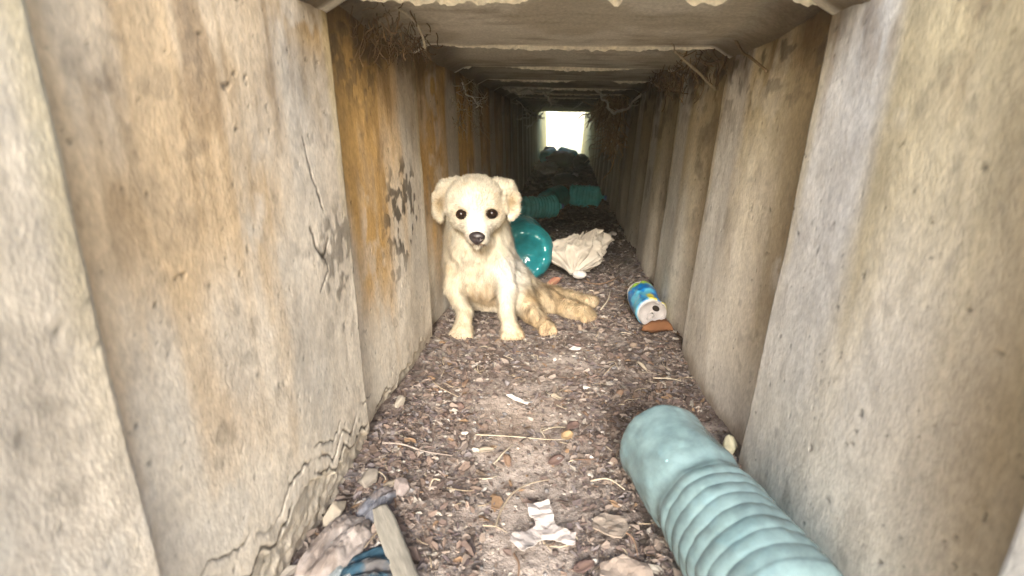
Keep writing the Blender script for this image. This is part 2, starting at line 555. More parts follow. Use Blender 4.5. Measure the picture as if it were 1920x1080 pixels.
# ------------------------------------------------------------------ litter (uncountable flakes, crumbs and gravel)
PAL = np.array([(.115, .085, .075), (.155, .115, .095), (.20, .16, .135), (.095, .075, .075), (.24, .20, .175), (.15, .13, .13), (.30, .27, .235), (.20, .13, .08), (.44, .41, .38)])
PW = np.array([.20, .2, .18, .14, .10, .10, .045, .03, .006]); PW /= PW.sum()
def flakes(n, ya, yb, smin, smax, seed, dark=1.0):
    g = np.random.default_rng(seed)
    y = ya + (yb - ya) * g.random(n * 3) ** 1.0
    x = (g.random(n * 3) * 2 - 1) * .232
    keep = g.random(n * 3) > patch_mask(x, y) * .95
    clump = fbm(V3(x * 22, y * 22, 0), 110, 3)
    keep &= g.random(n * 3) < .25 + 1.5 * (clump - .25)
    x, y = x[keep][:n], y[keep][:n]
    n = len(x)
    s = smin + (smax - smin) * g.random(n) ** 3.0
    a = g.random(n) * 6.283
    w = .3 + .45 * g.random(n)
    # six-point leaf fragment with a fold
    base = np.array([(-1, 0, 0), (-.35, .8, .12), (.45, .65, .18), (1, .05, .05), (.4, -.7, .15), (-.45, -.75, .1)])
    V = base[None] * np.ones((n, 1, 1))
    V = V + (g.random((n, 6, 3)) - .5) * np.array([.5, .5, .5])
    V[..., 1] *= w[:, None]
    V *= s[:, None, None]
    tx_, ty_ = (g.random(n) - .5) * 1.1, (g.random(n) - .5) * 1.1
    Z = V[..., 2] + V[..., 0] * np.tan(tx_ * .6)[:, None] + V[..., 1] * np.tan(ty_)[:, None]
    ca, sa = np.cos(a)[:, None], np.sin(a)[:, None]
    X = V[..., 0] * ca - V[..., 1] * sa + x[:, None]
    Y = V[..., 0] * sa + V[..., 1] * ca + y[:, None]
    Z = Z + (hfloor(x, y) + s * .28 + .0012)[:, None]
    X = np.clip(X, -.236, .236)
    P = V3(X, Y, Z).reshape(-1, 3)
    o = np.arange(n)[:, None] * 6
    F = np.concatenate([o + np.array([[0, 1, 2, 3]]), o + np.array([[0, 3, 4, 5]])])
    cl = PAL[g.choice(len(PAL), n, p=PW)] * 1.3 * (.75 + .5 * g.random((n, 1))) * dark
    return P, F, np.repeat(cl, 6, 0)
Ps, Fs, Cs, o_ = [], [], [], 0
for n, ya, yb, s0, s1, sdd, dk in ((15000, .30, .80, .0011, .0070, 1, .95), (800, .30, 1.3, .006, .012, 8, .85), (12000, .75, 1.5, .0015, .0088, 2, .82), (4500, 1.4, 2.8, .0025, .012, 3, .5), (2600, 2.6, 5.8, .005, .03, 4, .4)):
    P, F, c_ = flakes(n, ya, yb, s0, s1, sdd, dk)
    Ps.append(P); Fs.append(F + o_); Cs.append(c_); o_ += len(P)
lit = obj('leaf_litter', mesh('leaf_litter', np.concatenate(Ps), np.concatenate(Fs), np.concatenate(Cs), smooth=False), M_litter)
tag(lit, 'brown and purple flakes of rotting leaf litter over the culvert floor', 'leaf litter', kind='stuff')

iv, iF = ico(1)
def lumps(n, ya, yb, s0, s1, seed):
    g = np.random.default_rng(seed)
    y = ya + (yb - ya) * g.random(n)
    x = (g.random(n) * 2 - 1) * .23
    s = s0 + (s1 - s0) * g.random(n) ** 3
    V = iv[None] * (1 + (g.random((n, len(iv), 1)) - .5) * .5) * s[:, None, None] * np.array([1, .8, .6]) * (.7 + .6 * g.random((n, 1, 3)))
    V = V + V3(x, y, hfloor(x, y) + s * .25)[:, None]
    F = iF[None] + (np.arange(n) * len(iv))[:, None, None]
    base = np.array([(.22, .18, .16), (.30, .26, .23), (.13, .10, .09), (.4, .36, .32), (.19, .18, .18)])
    return V.reshape(-1, 3), F.reshape(-1, 3), np.repeat(base[g.integers(0, 5, n)] * (.7 + .5 * g.random((n, 1))), len(iv), 0)
a1 = lumps(3200, .3, .95, .0010, .0042, 5); a2 = lumps(1500, .9, 2.2, .0015, .006, 6)
gv = obj('gravel', mesh('gravel', np.concatenate([a1[0], a2[0]]), np.concatenate([a1[1], a2[1] + len(a1[0])]), np.concatenate([a1[2], a2[2]])), M_stone)
tag(gv, 'fine grit and soil crumbs scattered on the culvert floor', 'gravel', kind='stuff')

# short fibres and needles mixed into the litter
g = np.random.default_rng(9)
parts = []
for i in range(240):
    y = .32 + 1.3 * g.random() ** 1.3; x = (g.random() * 2 - 1) * .22
    L_ = .008 + .03 * g.random() ** 2; a = g.random() * 6.28; b = (g.random() - .5) * 1.6
    s = np.linspace(-.5, .5, 5)
    px = x + L_ * s * math.cos(a) - b * L_ * s * s * math.sin(a)
    py = y + L_ * s * math.sin(a) + b * L_ * s * s * math.cos(a)
    px = np.clip(px, -.232, .232)
    parts.append(tube(V3(px, py, hfloor(px, py) + .0035 + .003 * g.random()), .0003 + .0005 * g.random(), 4))
V, F = join(parts)
cf = np.concatenate([np.tile(random.choice([C(.3, .24, .17), C(.16, .1, .07), C(.42, .36, .27)]), (len(p[0]), 1)) for p in parts])
fb = obj('plant_fibres', mesh('plant_fibres', V, F, cf), M_litter)
tag(fb, 'thin dry stalks and fibres mixed through the leaf litter', 'plant fibres', kind='stuff')

# ------------------------------------------------------------------ countable pieces on the floor
def leaf_mesh(seed, c1, c2, curl=.35, nx=9, ny=5):
    g = np.random.default_rng(seed)
    u = np.linspace(-1, 1, nx); v = np.linspace(-1, 1, ny)
    U, W = np.meshgrid(u, v, indexing='ij')
    wd = (1 - np.abs(U) ** 2.2) ** .7 * .48 + .02
    wd = wd * (1 + .18 * (g.random(nx)[:, None] - .5))
    Y = W * wd
    Z = curl * (np.abs(W) ** 1.3) * wd + .18 * np.sin(U * 2 + g.random() * 6) + .05 * (g.random(U.shape) - .5)
    P = V3(U, Y, Z).reshape(-1, 3)
    F = grid_faces(nx, ny)
    Q = P - np.array([0, 0, .03])
    V = np.concatenate([P, Q]); n0 = len(P)
    ring = [i * ny for i in range(nx)] + [(nx - 1) * ny + j for j in range(1, ny)] + [i * ny + ny - 1 for i in range(nx - 2, -1, -1)] + list(range(ny - 2, 0, -1))
    FF = F.tolist() + (F[:, ::-1] + n0).tolist()
    for a, b in zip(ring, ring[1:] + ring[:1]): FF.append([b, a, a + n0, b + n0])
    st, sf = tube([(.95, 0, 0), (1.25, .05, .05), (1.5, .02, .02)], [.03, .022, .018], 5)
    V2, F2 = join([(V, FF), (st, sf)])
    t = np.clip(np.abs(V2[:, 1]) / .45, 0, 1)
    return mesh('dry_leaf', V2, F2, mixc(np.broadcast_to(c2, V2.shape), c1, t))

later = []
leaf_protos = [leaf_mesh(20, C(.17, .105, .075), C(.25, .17, .12)), leaf_mesh(21, C(.24, .18, .14), C(.33, .26, .2), .5), leaf_mesh(22, C(.12, .08, .075), C(.18, .12, .1), .25), leaf_mesh(23, C(.34, .28, .22), C(.42, .36, .28), .4)]
for me in leaf_protos: me.materials.append(M_litter)
g = np.random.default_rng(31)
KINDS = ['rust brown', 'greyish tan', 'dark purple brown', 'pale straw']
occupied = [(-.13, 1.05, .13), (.06, 1.5, .09), (.2, 1.15, .07), (.135, .45, .085), (.135, .55, .085), (.0, .48, .045), (-.17, .43, .05), (.02, 1.16, .07)]
def free(x, y, pad=0): return all(math.hypot(x - a, y - b) > r + pad for a, b, r in occupied)
cnt = 0
while cnt < 64:
    y = .36 + 1.1 * g.random() ** 1.1; x = (g.random() * 2 - 1) * .205
    if not free(x, y) or g.random() < patch_mask(np.array([x]), np.array([y]))[0] * .8: continue
    kx = int(g.integers(0, 4)) if g.random() < .5 else int(g.integers(0, 2)) * 2
    o = obj('dry_leaf', leaf_protos[kx])
    s = .006 + .007 * g.random()
    o.location = (x, y, float(hfloor(x, y)) + .0045)
    o.rotation_euler = ((g.random() - .5) * 1.0, (g.random() - .5) * .7, g.random() * 6.28)
    o.scale = (s, s * (.8 + .5 * g.random()), s)
    later.append((o, f'{KINDS[kx]} dry leaf', 'leaf', f'{KINDS[kx]} dry leaves in the litter', x, y))
    cnt += 1

def stone_mesh(seed, c1, c2, shape=(1, .75, .55), sub=3, rough=.35):
    V, F = ico(sub)
    n = fbm(V * 1.3 + seed * 7, 130, 3) - .5
    n2 = fbm(V * 4 + seed * 3, 131, 3) - .5
    V = V * (1 + rough * n * 1.6 + n2 * .12)[:, None]
    g_ = np.random.default_rng(seed + 400)
    for _ in range(14):
        nn = g_.normal(size=3); nn /= np.linalg.norm(nn)
        q_ = np.maximum(V @ nn - (.55 + .25 * g_.random()), 0)
        V = V - .92 * q_[:, None] * nn
    V = V * np.array(shape)
    return mesh('stone', V, F, mixc(np.broadcast_to(c1, V.shape), c2, sst(.35, .65, fbm(V * 3, 132 + seed, 3))))

peb = [stone_mesh(1, C(.3, .27, .25), C(.4, .37, .33), sub=2), stone_mesh(2, C(.2, .18, .19), C(.28, .26, .26), (1, .7, .6), sub=2), stone_mesh(3, C(.5, .46, .42), C(.62, .58, .53), (1, .6, .5), sub=2)]
for me in peb: me.materials.append(M_stone)
PK = ['tan', 'dark grey', 'whitish']
cnt = 0
while cnt < 42:
    y = .36 + .9 * g.random() ** 1.2; x = (g.random() * 2 - 1) * .21
    if not free(x, y): continue
    kx = int(g.choice(3, p=[.5, .3, .2]))
    o = obj('pebble', peb[kx])
    s = .0032 + .0042 * g.random() ** 2
    o.location = (x, y, float(hfloor(x, y)) + s * .35)
    o.rotation_euler = (g.random() * .5, g.random() * .5, g.random() * 6.28)
    o.scale = (s, s, s)
    later.append((o, f'{PK[kx]} pebble', 'pebble', f'{PK[kx]} pebbles on the dirt', x, y))
    cnt += 1

def lies(pts, lift=.004):
    return [(x, y, float(hfloor(x, y)) + lift + (z if z else 0)) for x, y, z in pts]
def twig(pts, r, colr, label, group=None, lift=.004, branches=()):
    P = smooth_path(lies(pts, lift), 7)
    rad = r * (1 - .55 * np.linspace(0, 1, len(P))) * (1 + .15 * (fbm(P * 90, 140) - .5))
    parts = [tube(P, rad, 7)]
    for b in branches: 
        Q = smooth_path(lies(b, lift), 5); parts.append(tube(Q, np.linspace(r * .6, r * .3, len(Q)), 6))
    V, F = join(parts)
    return tag(obj('twig', mesh('twig', V, F, np.broadcast_to(colr, V.shape) * (.8 + .4 * fbm(V * 200, 141)[:, None])), M_root), label, 'twig', group)
S1, S2, S3 = C(.34, .28, .21), C(.2, .13, .09), C(.46, .4, .31)
twig([(-.0525, .489, 0), (-.0500, .512, .002), (-.040, .542, .004), (-.022, .566, .003), (.002, .585, 0)], .0013, S1, 'thin curved dry stem arching round the torn grey paper scrap')
twig([(-.066, .487, 0), (-.052, .486, .002), (-.040, .482, 0)], .0009, S1, 'short straight stem touching the lower end of the curved stem')
twig([(-.030, .452, 0), (-.024, .436, .002), (-.024, .415, 0), (-.028, .395, 0)], .0013, S2, 'dark curved root running down from the paper scrap to the frame edge')
twig([(-.068, .600, 0), (-.058, .620, .003), (-.048, .642, .002)], .0012, S3, 'pale straight straw lying on the bare dirt left of centre')
twig([(-.21, .60, .003), (-.185, .603, .004), (-.155, .600, .002), (-.12, .597, 0)], .0014, C(.3, .25, .22), 'long grey stick lying across the litter by the left wall')
twig([(-.10, .655, 0), (-.05, .657, .003), (0, .662, .003), (.03, .668, 0)], .0008, S3, 'very thin pale stalk lying across the middle of the floor')
twig([(.165, .86, 0), (.19, .845, .006), (.205, .835, .004)], .0014, S3, 'short pale twig near the right wall beyond the big bottle')
twig([(.085, .86, .0), (.10, .885, .004), (.11, .90, .002)], .0010, S1, 'small tan twig lying in front of the drink can')
twig([(.10, 1.21, .0), (.118, 1.245, .012), (.126, 1.29, .02)], .0018, S3, 'pale upright twig between the puppy paw and the drink can')
twig([(.07, 1.43, 0), (.11, 1.40, .006), (.15, 1.44, .01), (.17, 1.50, .004)], .0022, S2, 'dark bent twig on the floor right of the crumpled bag')
twig([(-.19, .79, 0), (-.17, .765, .004), (-.14, .745, .002)], .0012, S1, 'light brown twig by the foot of the left wall')
twig([(.05, .575, 0), (.07, .57, .005), (.088, .555, .002)], .0012, S3, 'thin pale twig pointing at the big blue bottle')
twig([(.06, .49, 0), (.085, .475, .003), (.09, .45, 0)], .0013, S2, 'brown twig between the paper scrap and the big bottle')
for i in range(16):
    while True:
        y = .42 + .95 * g.random(); x = (g.random() * 2 - 1) * .19
        if free(x, y, .02): break
    a = g.random() * 6.28; L_ = .012 + .02 * g.random()
    tk = int(g.integers(0, 3))
    o = twig([(x, y, 0), (x + L_ * math.cos(a) * .5, y + L_ * math.sin(a) * .5, .003), (x + L_ * math.cos(a + .4), y + L_ * math.sin(a + .4), 0)], .0011, (S1, S2, S3)[tk], None, None)
    later.append((o, ('light brown', 'dark brown', 'pale')[tk] + ' broken twig', 'twig', 'short broken twigs in the litter', x, y))

def flat_scrap(name, outline, z0, thick, amp, colr, mt, seed, label, cat, sub=7):
    """a torn sheet from an outline: triangulated grid inside the outline, crumpled, with thickness"""
    import bmesh
    O = np.asarray(outline, float)
    O = np.concatenate([np.linspace(a, b, 4, endpoint=False) for a, b in zip(O, np.roll(O, -1, 0))])
    g_ = np.random.default_rng(seed)
    O = O + (g_.random(O.shape) - .5) * .0012
    bm = bmesh.new()
    vs = [bm.verts.new((x, y, 0)) for x, y in O]
    f = bm.faces.new(vs)
    if f.normal.z < 0: pass
    bmesh.ops.triangulate(bm, faces=bm.faces[:])
    for _ in range(3):
        es = [e for e in bm.edges if e.calc_length() > .006]
        if es: bmesh.ops.subdivide_edges(bm, edges=es, cuts=1)
        bmesh.ops.triangulate(bm, faces=bm.faces[:])
    bm.verts.ensure_lookup_table()
    P = np.array([v.co[:] for v in bm.verts])
    k = np.abs(fbm(V3(P[:, 0] * 60, P[:, 1] * 60, seed), 150, 3) - .5) * 2
    cen = O.mean(0)
    rr_ = np.hypot(P[:, 0] - cen[0], P[:, 1] - cen[1])
    P[:, 2] = hfloor(P[:, 0], P[:, 1]) + z0 + amp * k + rr_ * .10
    F = [[v.index for v in f.verts] for f in bm.faces]
    be = [(e.verts[0].index, e.verts[1].index) for e in bm.edges if len(e.link_faces) == 1]
    bm.free()
    n0 = len(P)
    V = np.concatenate([P, P - np.array([0, 0, thick])])
    FF = F + [[q + n0 for q in f[::-1]] for f in F] + [[a, b, b + n0, a + n0] for a, b in be]
    cl = np.broadcast_to(colr, V.shape) * (.75 + .5 * fbm(V * 70, 151 + seed, 3)[:, None])
    return tag(obj(name, mesh(name, V, FF, cl, smooth=False), mt), label, cat)
M_paper = material('torn_paper', None, .9, .15, .12, 90, .3, 300, .0008)
paper = [(-0.0218, 0.5255), (0.002, 0.5335), (0.0068, 0.5139), (0.0103, 0.4923), (0.0216, 0.4832), (0.0306, 0.477), (0.0293, 0.4601), (0.0156, 0.4667), (0.0076, 0.4728), (-0.0063, 0.4698), (-0.0116, 0.458), (-0.0197, 0.4477), (-0.0356, 0.4621), (-0.0335, 0.4723), (-0.0228, 0.4779), (-0.0113, 0.4912), (-0.013, 0.5035), (-0.0187, 0.5092)]
flat_scrap('paper_scrap', paper, .006, .0008, .006, C(.50, .455, .44), M_paper, 3, 'torn pale grey paper scrap with three lobes on the dirt near the camera', 'paper')
flat_scrap('paper_scrap', [(.026, .960), (.036, .974), (.050, .968), (.046, .958), (.036, .955)], .004, .0006, .003, C(.8, .74, .70), M_paper, 5, 'small white paper shred in front of the puppy hind paw', 'paper')
flat_scrap('paper_scrap', [(-.070, .768), (-.062, .776), (-.048, .768), (-.033, .757), (-.036, .750), (-.052, .760)], .004, .0006, .003, C(.82, .78, .74), M_paper, 6, 'narrow white paper strip in the middle of the floor', 'paper')
flat_scrap('paper_scrap', [(.02, .80), (.03, .815), (.042, .812), (.036, .80)], .003, .0006, .002, C(.35, .3, .27), M_paper, 9, 'faded grey paper shred beside the oval white pebble', 'paper')
flat_scrap('cardboard_scrap', [(.050, .50), (.062, .512), (.082, .505), (.086, .488), (.076, .47), (.06, .476), (.048, .484)], .005, .0014, .004, C(.30, .25, .21), M_paper, 7, 'greyish brown cardboard scrap between the paper scrap and the big bottle', 'cardboard')
flat_scrap('cardboard_scrap', [(.052, .435), (.075, .448), (.098, .436), (.1, .41), (.07, .398), (.05, .41)], .005, .0014, .004, C(.33, .27, .23), M_paper, 8, 'tan cardboard scrap at the bottom edge beside the big bottle', 'cardboard')

def stone(loc, s, rot, me, label, name='stone'):
    o = obj(name, me, M_stone); o.location = (loc[0], loc[1], float(hfloor(loc[0], loc[1])) + loc[2])
    o.scale = s; o.rotation_euler = rot
    return tag(o, label, 'stone')
stone((.053, .811, .003), (.0095, .0065, .006), (0, 0, .2), stone_mesh(11, C(.6, .56, .52), C(.7, .66, .6), rough=.15), 'smooth oval white pebble in the middle of the dirt floor', 'pebble')
stone((-.115, .655, .003), (.006, .005, .005), (0, 0, .6), stone_mesh(12, C(.62, .56, .5), C(.7, .66, .6)), 'little white stone chip left of the bare dirt patch', 'pebble')
stone((-.162, .520, .006), (.012, .013, .010), (.1, .2, .3), stone_mesh(15, C(.24, .20, .19), C(.33, .28, .26), (1, 1, 1), 4), 'small pinkish stone at the head of the wooden slat')
stone((-.205, .535, .004), (.012, .02, .010), (.1, .2, -.2), stone_mesh(16, C(.24, .21, .18), C(.30, .27, .23), (1, 1, 1), 4), 'flat tan stone at the broken foot of the left wall')
stone((-.218, .470, .012), (.010, .018, .016), (.1, .2, -.1), stone_mesh(17, C(.32, .28, .23), C(.40, .35, .28), (1, 1, 1), 4), 'cream concrete chunk wedged under the cracked wall foot', 'concrete_chunk')
stone((.226, .640, .008), (.008, .014, .014), (.3, .2, .4), stone_mesh(18, C(.52, .48, .33), C(.62, .58, .42), (1, 1, 1), 3), 'yellowish stone chip standing at the foot of the right wall')
stone((-.216, .70, .004), (.008, .014, .009), (.1, .2, -.1), stone_mesh(19, C(.36, .32, .27), C(.45, .4, .33), (1, 1, 1), 3), 'small concrete crumb halfway along the foot of the left wall', 'concrete_chunk')

# weathered slat at the lower left
nx, ny = 40, 8
U, W = np.meshgrid(np.linspace(-1, 1, nx), np.linspace(-1, 1, ny), indexing='ij')
Zt = .0026 + .0009 * (fbm(V3(U * 2, W * 9, 0), 160, 3) - .5) * 2 - .0012 * np.abs(W) ** 3
wd = .0105 * (1 - .25 * sst(-.6, -1, U)) * (1 + .08 * (fbm(V3(U * 6, 0 * U, 0), 161) - .5))
Pt = V3(U * .052, W * wd, Zt); Pb = V3(U * .052, W * wd, -.0025 * np.ones_like(U))
V, F, n0 = grid_solid(Pt, Pb)
V = V.copy()
cl = np.broadcast_to(C(.24, .225, .195), V.shape) * (.75 + .5 * fbm(V * np.array([30, 300, 100]), 162, 3)[:, None])
pl = obj('wooden_slat', mesh('wooden_slat', V, F, cl), M_wood)
pl.location = (-.145, .432, .012); pl.rotation_euler = (.12, .08, math.radians(-58))
tag(pl, 'short weathered grey wooden slat lying at the lower left beside the blue plastic', 'wooden slat')

def crumple(name, loc, size, seed, colr, mt, label, cat, sub=5, fan=0., sharp=1.0, rot=0, part=None):
    V, F = ico(sub)
    z = V[:, 2].copy()
    n1 = np.abs(fbm(V * 1.4 + seed, 170 + seed, 2) - .5) * 2
    n2 = np.abs(fbm(V * 2.6 + seed, 171 + seed, 1) - .5) * 1.6
    n3 = np.abs(fbm(V * 6 + seed, 172 + seed, 1) - .5) * 1.2
    r_ = 1 - .45 * n1 * sharp - .38 * n2 * sharp - .16 * n3
    a = np.arctan2(V[:, 1], V[:, 0])
    V = V * r_[:, None]
    if fan:
        s_ = 1 + fan * z
        V[:, 0] *= s_; V[:, 1] *= s_
        V[:, 0] += .12 * np.sin(a * 11 + seed) * np.clip(z, 0, 1)
    V = V * np.array(size)
    c0, s0 = math.cos(rot), math.sin(rot)
    V = V3(V[:, 0] * c0 + V[:, 2] * s0, V[:, 1], -V[:, 0] * s0 + V[:, 2] * c0)
    cl = np.broadcast_to(colr, V.shape) * (.72 + .5 * fbm(V * 40, 173 + seed, 4)[:, None])
    V[:, 2] -= V[:, 2].min()
    o = obj(name, mesh(name, V, F, cl), mt)
    o.location = loc
    return tag(o, label, cat)
M_bag = material('dirty_plastic', None, .55, .4, .12, 60, .25, 140, .0015, transl=.22)
M_blue = material('blue_plastic', None, .45, .5, .2, 60, .3, 140, .0015)

# ------------------------------------------------------------------ bottles
def pet(name, tint, dust, k_dust, rough):
    """thin tinted PET film under dust: part see-through, part glowing through, glossy on top"""
    mt = bpy.data.materials.new(name); mt.use_nodes = True
    n, l = mt.node_tree.nodes, mt.node_tree.links
    n.clear()
    out = n.new('ShaderNodeOutputMaterial')
    tc = n.new('ShaderNodeTexCoord')
    nz = n.new('ShaderNodeTexNoise'); nz.inputs['Scale'].default_value = 28; nz.inputs['Detail'].default_value = 8; nz.inputs['Roughness'].default_value = .65
    l.new(tc.outputs['Object'], nz.inputs['Vector'])
    mr = n.new('ShaderNodeMapRange'); mr.inputs[1].default_value = .38; mr.inputs[2].default_value = .66
    mr.inputs[3].default_value = max(0, k_dust - .08); mr.inputs[4].default_value = min(1, k_dust + .18)
    l.new(nz.outputs['Fac'], mr.inputs[0])
    n3 = n.new('ShaderNodeTexNoise'); n3.inputs['Scale'].default_value = 60; n3.inputs['Detail'].default_value = 4
    l.new(tc.outputs['Object'], n3.inputs['Vector'])
    bp = n.new('ShaderNodeBump'); bp.inputs['Strength'].default_value = .35; bp.inputs['Distance'].default_value = .0012
    l.new(n3.outputs['Fac'], bp.inputs['Height'])
    tr = n.new('ShaderNodeBsdfTransparent'); tr.inputs[0].default_value = (*tint, 1)
    df = n.new('ShaderNodeBsdfDiffuse'); df.inputs[0].default_value = (*dust, 1)
    tl = n.new('ShaderNodeBsdfTranslucent'); tl.inputs[0].default_value = (*dust, 1)
    gl = n.new('ShaderNodeBsdfGlossy'); gl.inputs['Roughness'].default_value = rough
    l.new(bp.outputs[0], gl.inputs['Normal']); l.new(bp.outputs[0], df.inputs['Normal'])
    m0 = n.new('ShaderNodeMixShader'); m0.inputs[0].default_value = .35
    l.new(df.outputs[0], m0.inputs[1]); l.new(tl.outputs[0], m0.inputs[2])
    m1 = n.new('ShaderNodeMixShader'); l.new(mr.outputs[0], m1.inputs[0])
    l.new(tr.outputs[0], m1.inputs[1]); l.new(m0.outputs[0], m1.inputs[2])
    fr = n.new('ShaderNodeFresnel'); fr.inputs[0].default_value = 1.5
    l.new(bp.outputs[0], fr.inputs['Normal'])
    m2 = n.new('ShaderNodeMixShader'); l.new(fr.outputs[0], m2.inputs[0])
    l.new(m1.outputs[0], m2.inputs[1]); l.new(gl.outputs[0], m2.inputs[2])
    l.new(m2.outputs[0], out.inputs['Surface'])
    return mt
M_petA = pet('dusty_blue_plastic_bottle', (.55, .80, .86), (.46, .68, .73), .50, .15)
M_petB = pet('green_plastic_bottle', (.12, .58, .58), (.03, .36, .40), .58, .14)
M_petC = pet('teal_plastic_bottle', (.2, .65, .7), (.10, .66, .74), .85, .2)
M_cap = material('bottle_cap', (.05, .12, .35), .5, .4, .1, 100, .1)

def bottle(loc, axis, roll, R, L, mt, label, group, dent=.004, seed=1, ribs=(.36, .80), nribs=9, ribd=.0035, nseg=72, detail=1.0, petals=True):
    """big ribbed drinking water bottle; base at the origin, axis towards the neck"""
    root = empty('water_bottle', loc, label, 'bottle', group)
    nh = int(150 * detail)
    h = np.linspace(0, 1, nh)
    rad = np.ones(nh)
    b = np.clip(h / .13, 0, 1)
    rad = (1 - (1 - b) ** 2.4) ** .55
    rad = np.maximum(rad, .02)
    s = sst(.80, .965, h)
    rad = rad * (1 - s) + s * .17
    on = sst(ribs[0] - .02, ribs[0] + .02, h) * sst(ribs[1] + .02, ribs[1] - .02, h)
    ph = (h - ribs[0]) / (ribs[1] - ribs[0]) * nribs
    rib = np.abs(np.sin(ph * np.pi)) ** .6
    rr_ = R * rad - on * ribd * (1 - rib)
    # waist between base and ribs
    rr_ = rr_ - R * .07 * np.exp(-((h - ribs[0] + .03) / .035) ** 2)
    th = np.linspace(0, 2 * np.pi, nseg, endpoint=False)
    Hh, T = np.meshgrid(h, th, indexing='ij')
    Rr = np.broadcast_to(rr_[:, None], Hh.shape).copy()
    X, Y = np.cos(T), np.sin(T)
    Rr = Rr + dent * (fbm(V3(X * 1.6, Y * 1.6, Hh * 5 + seed), 180 + seed, 3) - .5) * 2 * rad[:, None] * sst(1, .85, Hh)
    Rr = Rr + .0012 * np.abs(fbm(V3(X * 5, Y * 5, Hh * 16 + seed), 181, 3) - .5) * 2 * sst(.9, .8, Hh)
    Z = Hh * L
    if petals:
        q = sst(.10, .0, Hh)
        Z = Z + q * (.009 * np.abs(np.cos(T * 5)) * rad[:, None] * sst(.25, .7, Rr / R))
        Z = Z + sst(.75, .25, Rr / R) * sst(.12, .0, Hh) * .034
    P = V3(Rr * X, Rr * Y, Z)
    i = np.arange(nh - 1)[:, None] * nseg; j = np.arange(nseg)[None]
    F = np.stack([i + j, i + (j + 1) % nseg, i + nseg + (j + 1) % nseg, i + nseg + j], -1).reshape(-1, 4)
    V = P.reshape(-1, 3)
    n0 = len(V)
    V = np.concatenate([V, [[0, 0, V[:nseg, 2].mean()]]])
    FF = F.tolist() + [[n0, int((q + 1) % nseg), int(q)] for q in range(nseg)]
    body = obj('bottle_body', mesh('bottle_body', V, FF), mt, root)
    # neck ring and cap
    nt = 40
    def lathe(name, prof, m_, par):
        prof = np.array(prof)
        t2 = np.linspace(0, 2 * np.pi, nt, endpoint=False)
        PP = V3(prof[:, 0][:, None] * np.cos(t2), prof[:, 0][:, None] * np.sin(t2), prof[:, 1][:, None] * np.ones(nt)).reshape(-1, 3)
        i2 = np.arange(len(prof) - 1)[:, None] * nt; j2 = np.arange(nt)[None]
        F2 = np.stack([i2 + j2, i2 + (j2 + 1) % nt, i2 + nt + (j2 + 1) % nt, i2 + nt + j2], -1).reshape(-1, 4).tolist()
        F2.append(list(range((len(prof) - 1) * nt, len(prof) * nt)))
        return obj(name, mesh(name, PP, F2), m_, par)
    rn = R * .17
    lathe('neck_ring', [(rn * .9, L * .965), (rn * 1.5, L * .97), (rn * 1.55, L * .985), (rn * 1.0, L * .99)], mt, root)
    lathe('cap', [(rn * 1.25, L * .99), (rn * 1.32, L * .992), (rn * 1.3, L * 1.045), (rn * 1.15, L * 1.052), (rn * .3, L * 1.053)], M_cap, root)
    ax = Vector(axis).normalized()
    root.rotation_mode = 'QUATERNION'
    q = Vector((0, 0, 1)).rotation_difference(ax)
    from mathutils import Quaternion
    root.rotation_quaternion = q @ Quaternion((0, 0, 1), roll)
    return root

GB = 'large plastic water bottles thrown into the culvert'
bottle((.121, .604, .051), (.052, -.225, .004), .4, .051, .33, M_petA, 'pale blue ribbed plastic bottle lying nearest the camera at the lower right', GB, .004, 2, (.43, .80), 8, .0015, 96, 1.6)
bottle((-.085, 1.38, .080), (-.14, .95, -.05), .3, .078, .30, M_petB, 'green plastic bottle lying directly behind the puppy with its base facing out', GB, .004, 3, (.12, .8), 12, .004, 84)
bottle((-.070, 2.54, .056), (.3, .93, .06), .3, .056, .24, M_petB, 'small green bottle end on, deep inside left of the pair', GB, .004, 4, (.2, .8), 8)
bottle((.030, 2.90, .056), (.95, -.10, -.03), .3, .056, .19, M_petC, 'teal bottle lying crosswise deep inside right of the pair', GB, .008, 5, (.2, .7), 6)
bottle((-.175, 2.42, .05), (.9, .5, .0), .3, .05, .2, M_petC, 'dark teal bottle half hidden behind the puppy ear', GB, .006, 6, (.2, .8), 8)
bottle((-.17, 5.05, .12), (.3, .9, .1), .3, .06, .25, M_petC, 'far dark bottle at the left of the heap before the bright opening', GB, .006, 7, (.2, .8), 8, detail=.6)
bottle((.10, 5.15, .125), (-.5, .7, .1), .3, .06, .25, M_petC, 'far dark bottle at the right of the heap before the bright opening', GB, .006, 8, (.2, .8), 8, detail=.6)

# ------------------------------------------------------------------ bags and other rubbish
nu_, nv_ = 150, 60
Aa, Vv = np.meshgrid(np.linspace(0, 2 * np.pi, nu_, endpoint=False), np.linspace(0, 1, nv_), indexing='ij')
px_, py_ = np.cos(Aa), np.sin(Aa)
rb = .012 + .062 * sst(0, .42, Vv) + .012 * sst(.6, 1, Vv)
ple = np.abs(fbm(V3(px_ * 3.2, py_ * 3.2, Vv * 1.1), 241, 2) - .5) * 2
ple2 = np.abs(fbm(V3(px_ * 8, py_ * 8, Vv * 2.0), 242, 2) - .5) * 2
ple3 = np.abs(fbm(V3(px_ * 15, py_ * 15, Vv * 9.0), 246, 2) - .5) * 2
rb = rb * (1.10 - .75 * ple - .32 * ple2 - .16 * ple3)
lenv = .112 + .018 * px_ + .024 * (fbm(V3(px_ * 2, py_ * 2, 0), 243, 2) - .5) * 2
Xb, Yb, Zb = rb * px_ * 1.12 - .012 * np.sin(np.pi * Vv), rb * py_ * .75, Vv * lenv
close = sst(.62, 1.0, Vv) * (.48 - .40 * np.clip(px_, 0, 1))
Xb, Yb = Xb * (1 - close), Yb * (1 - close)
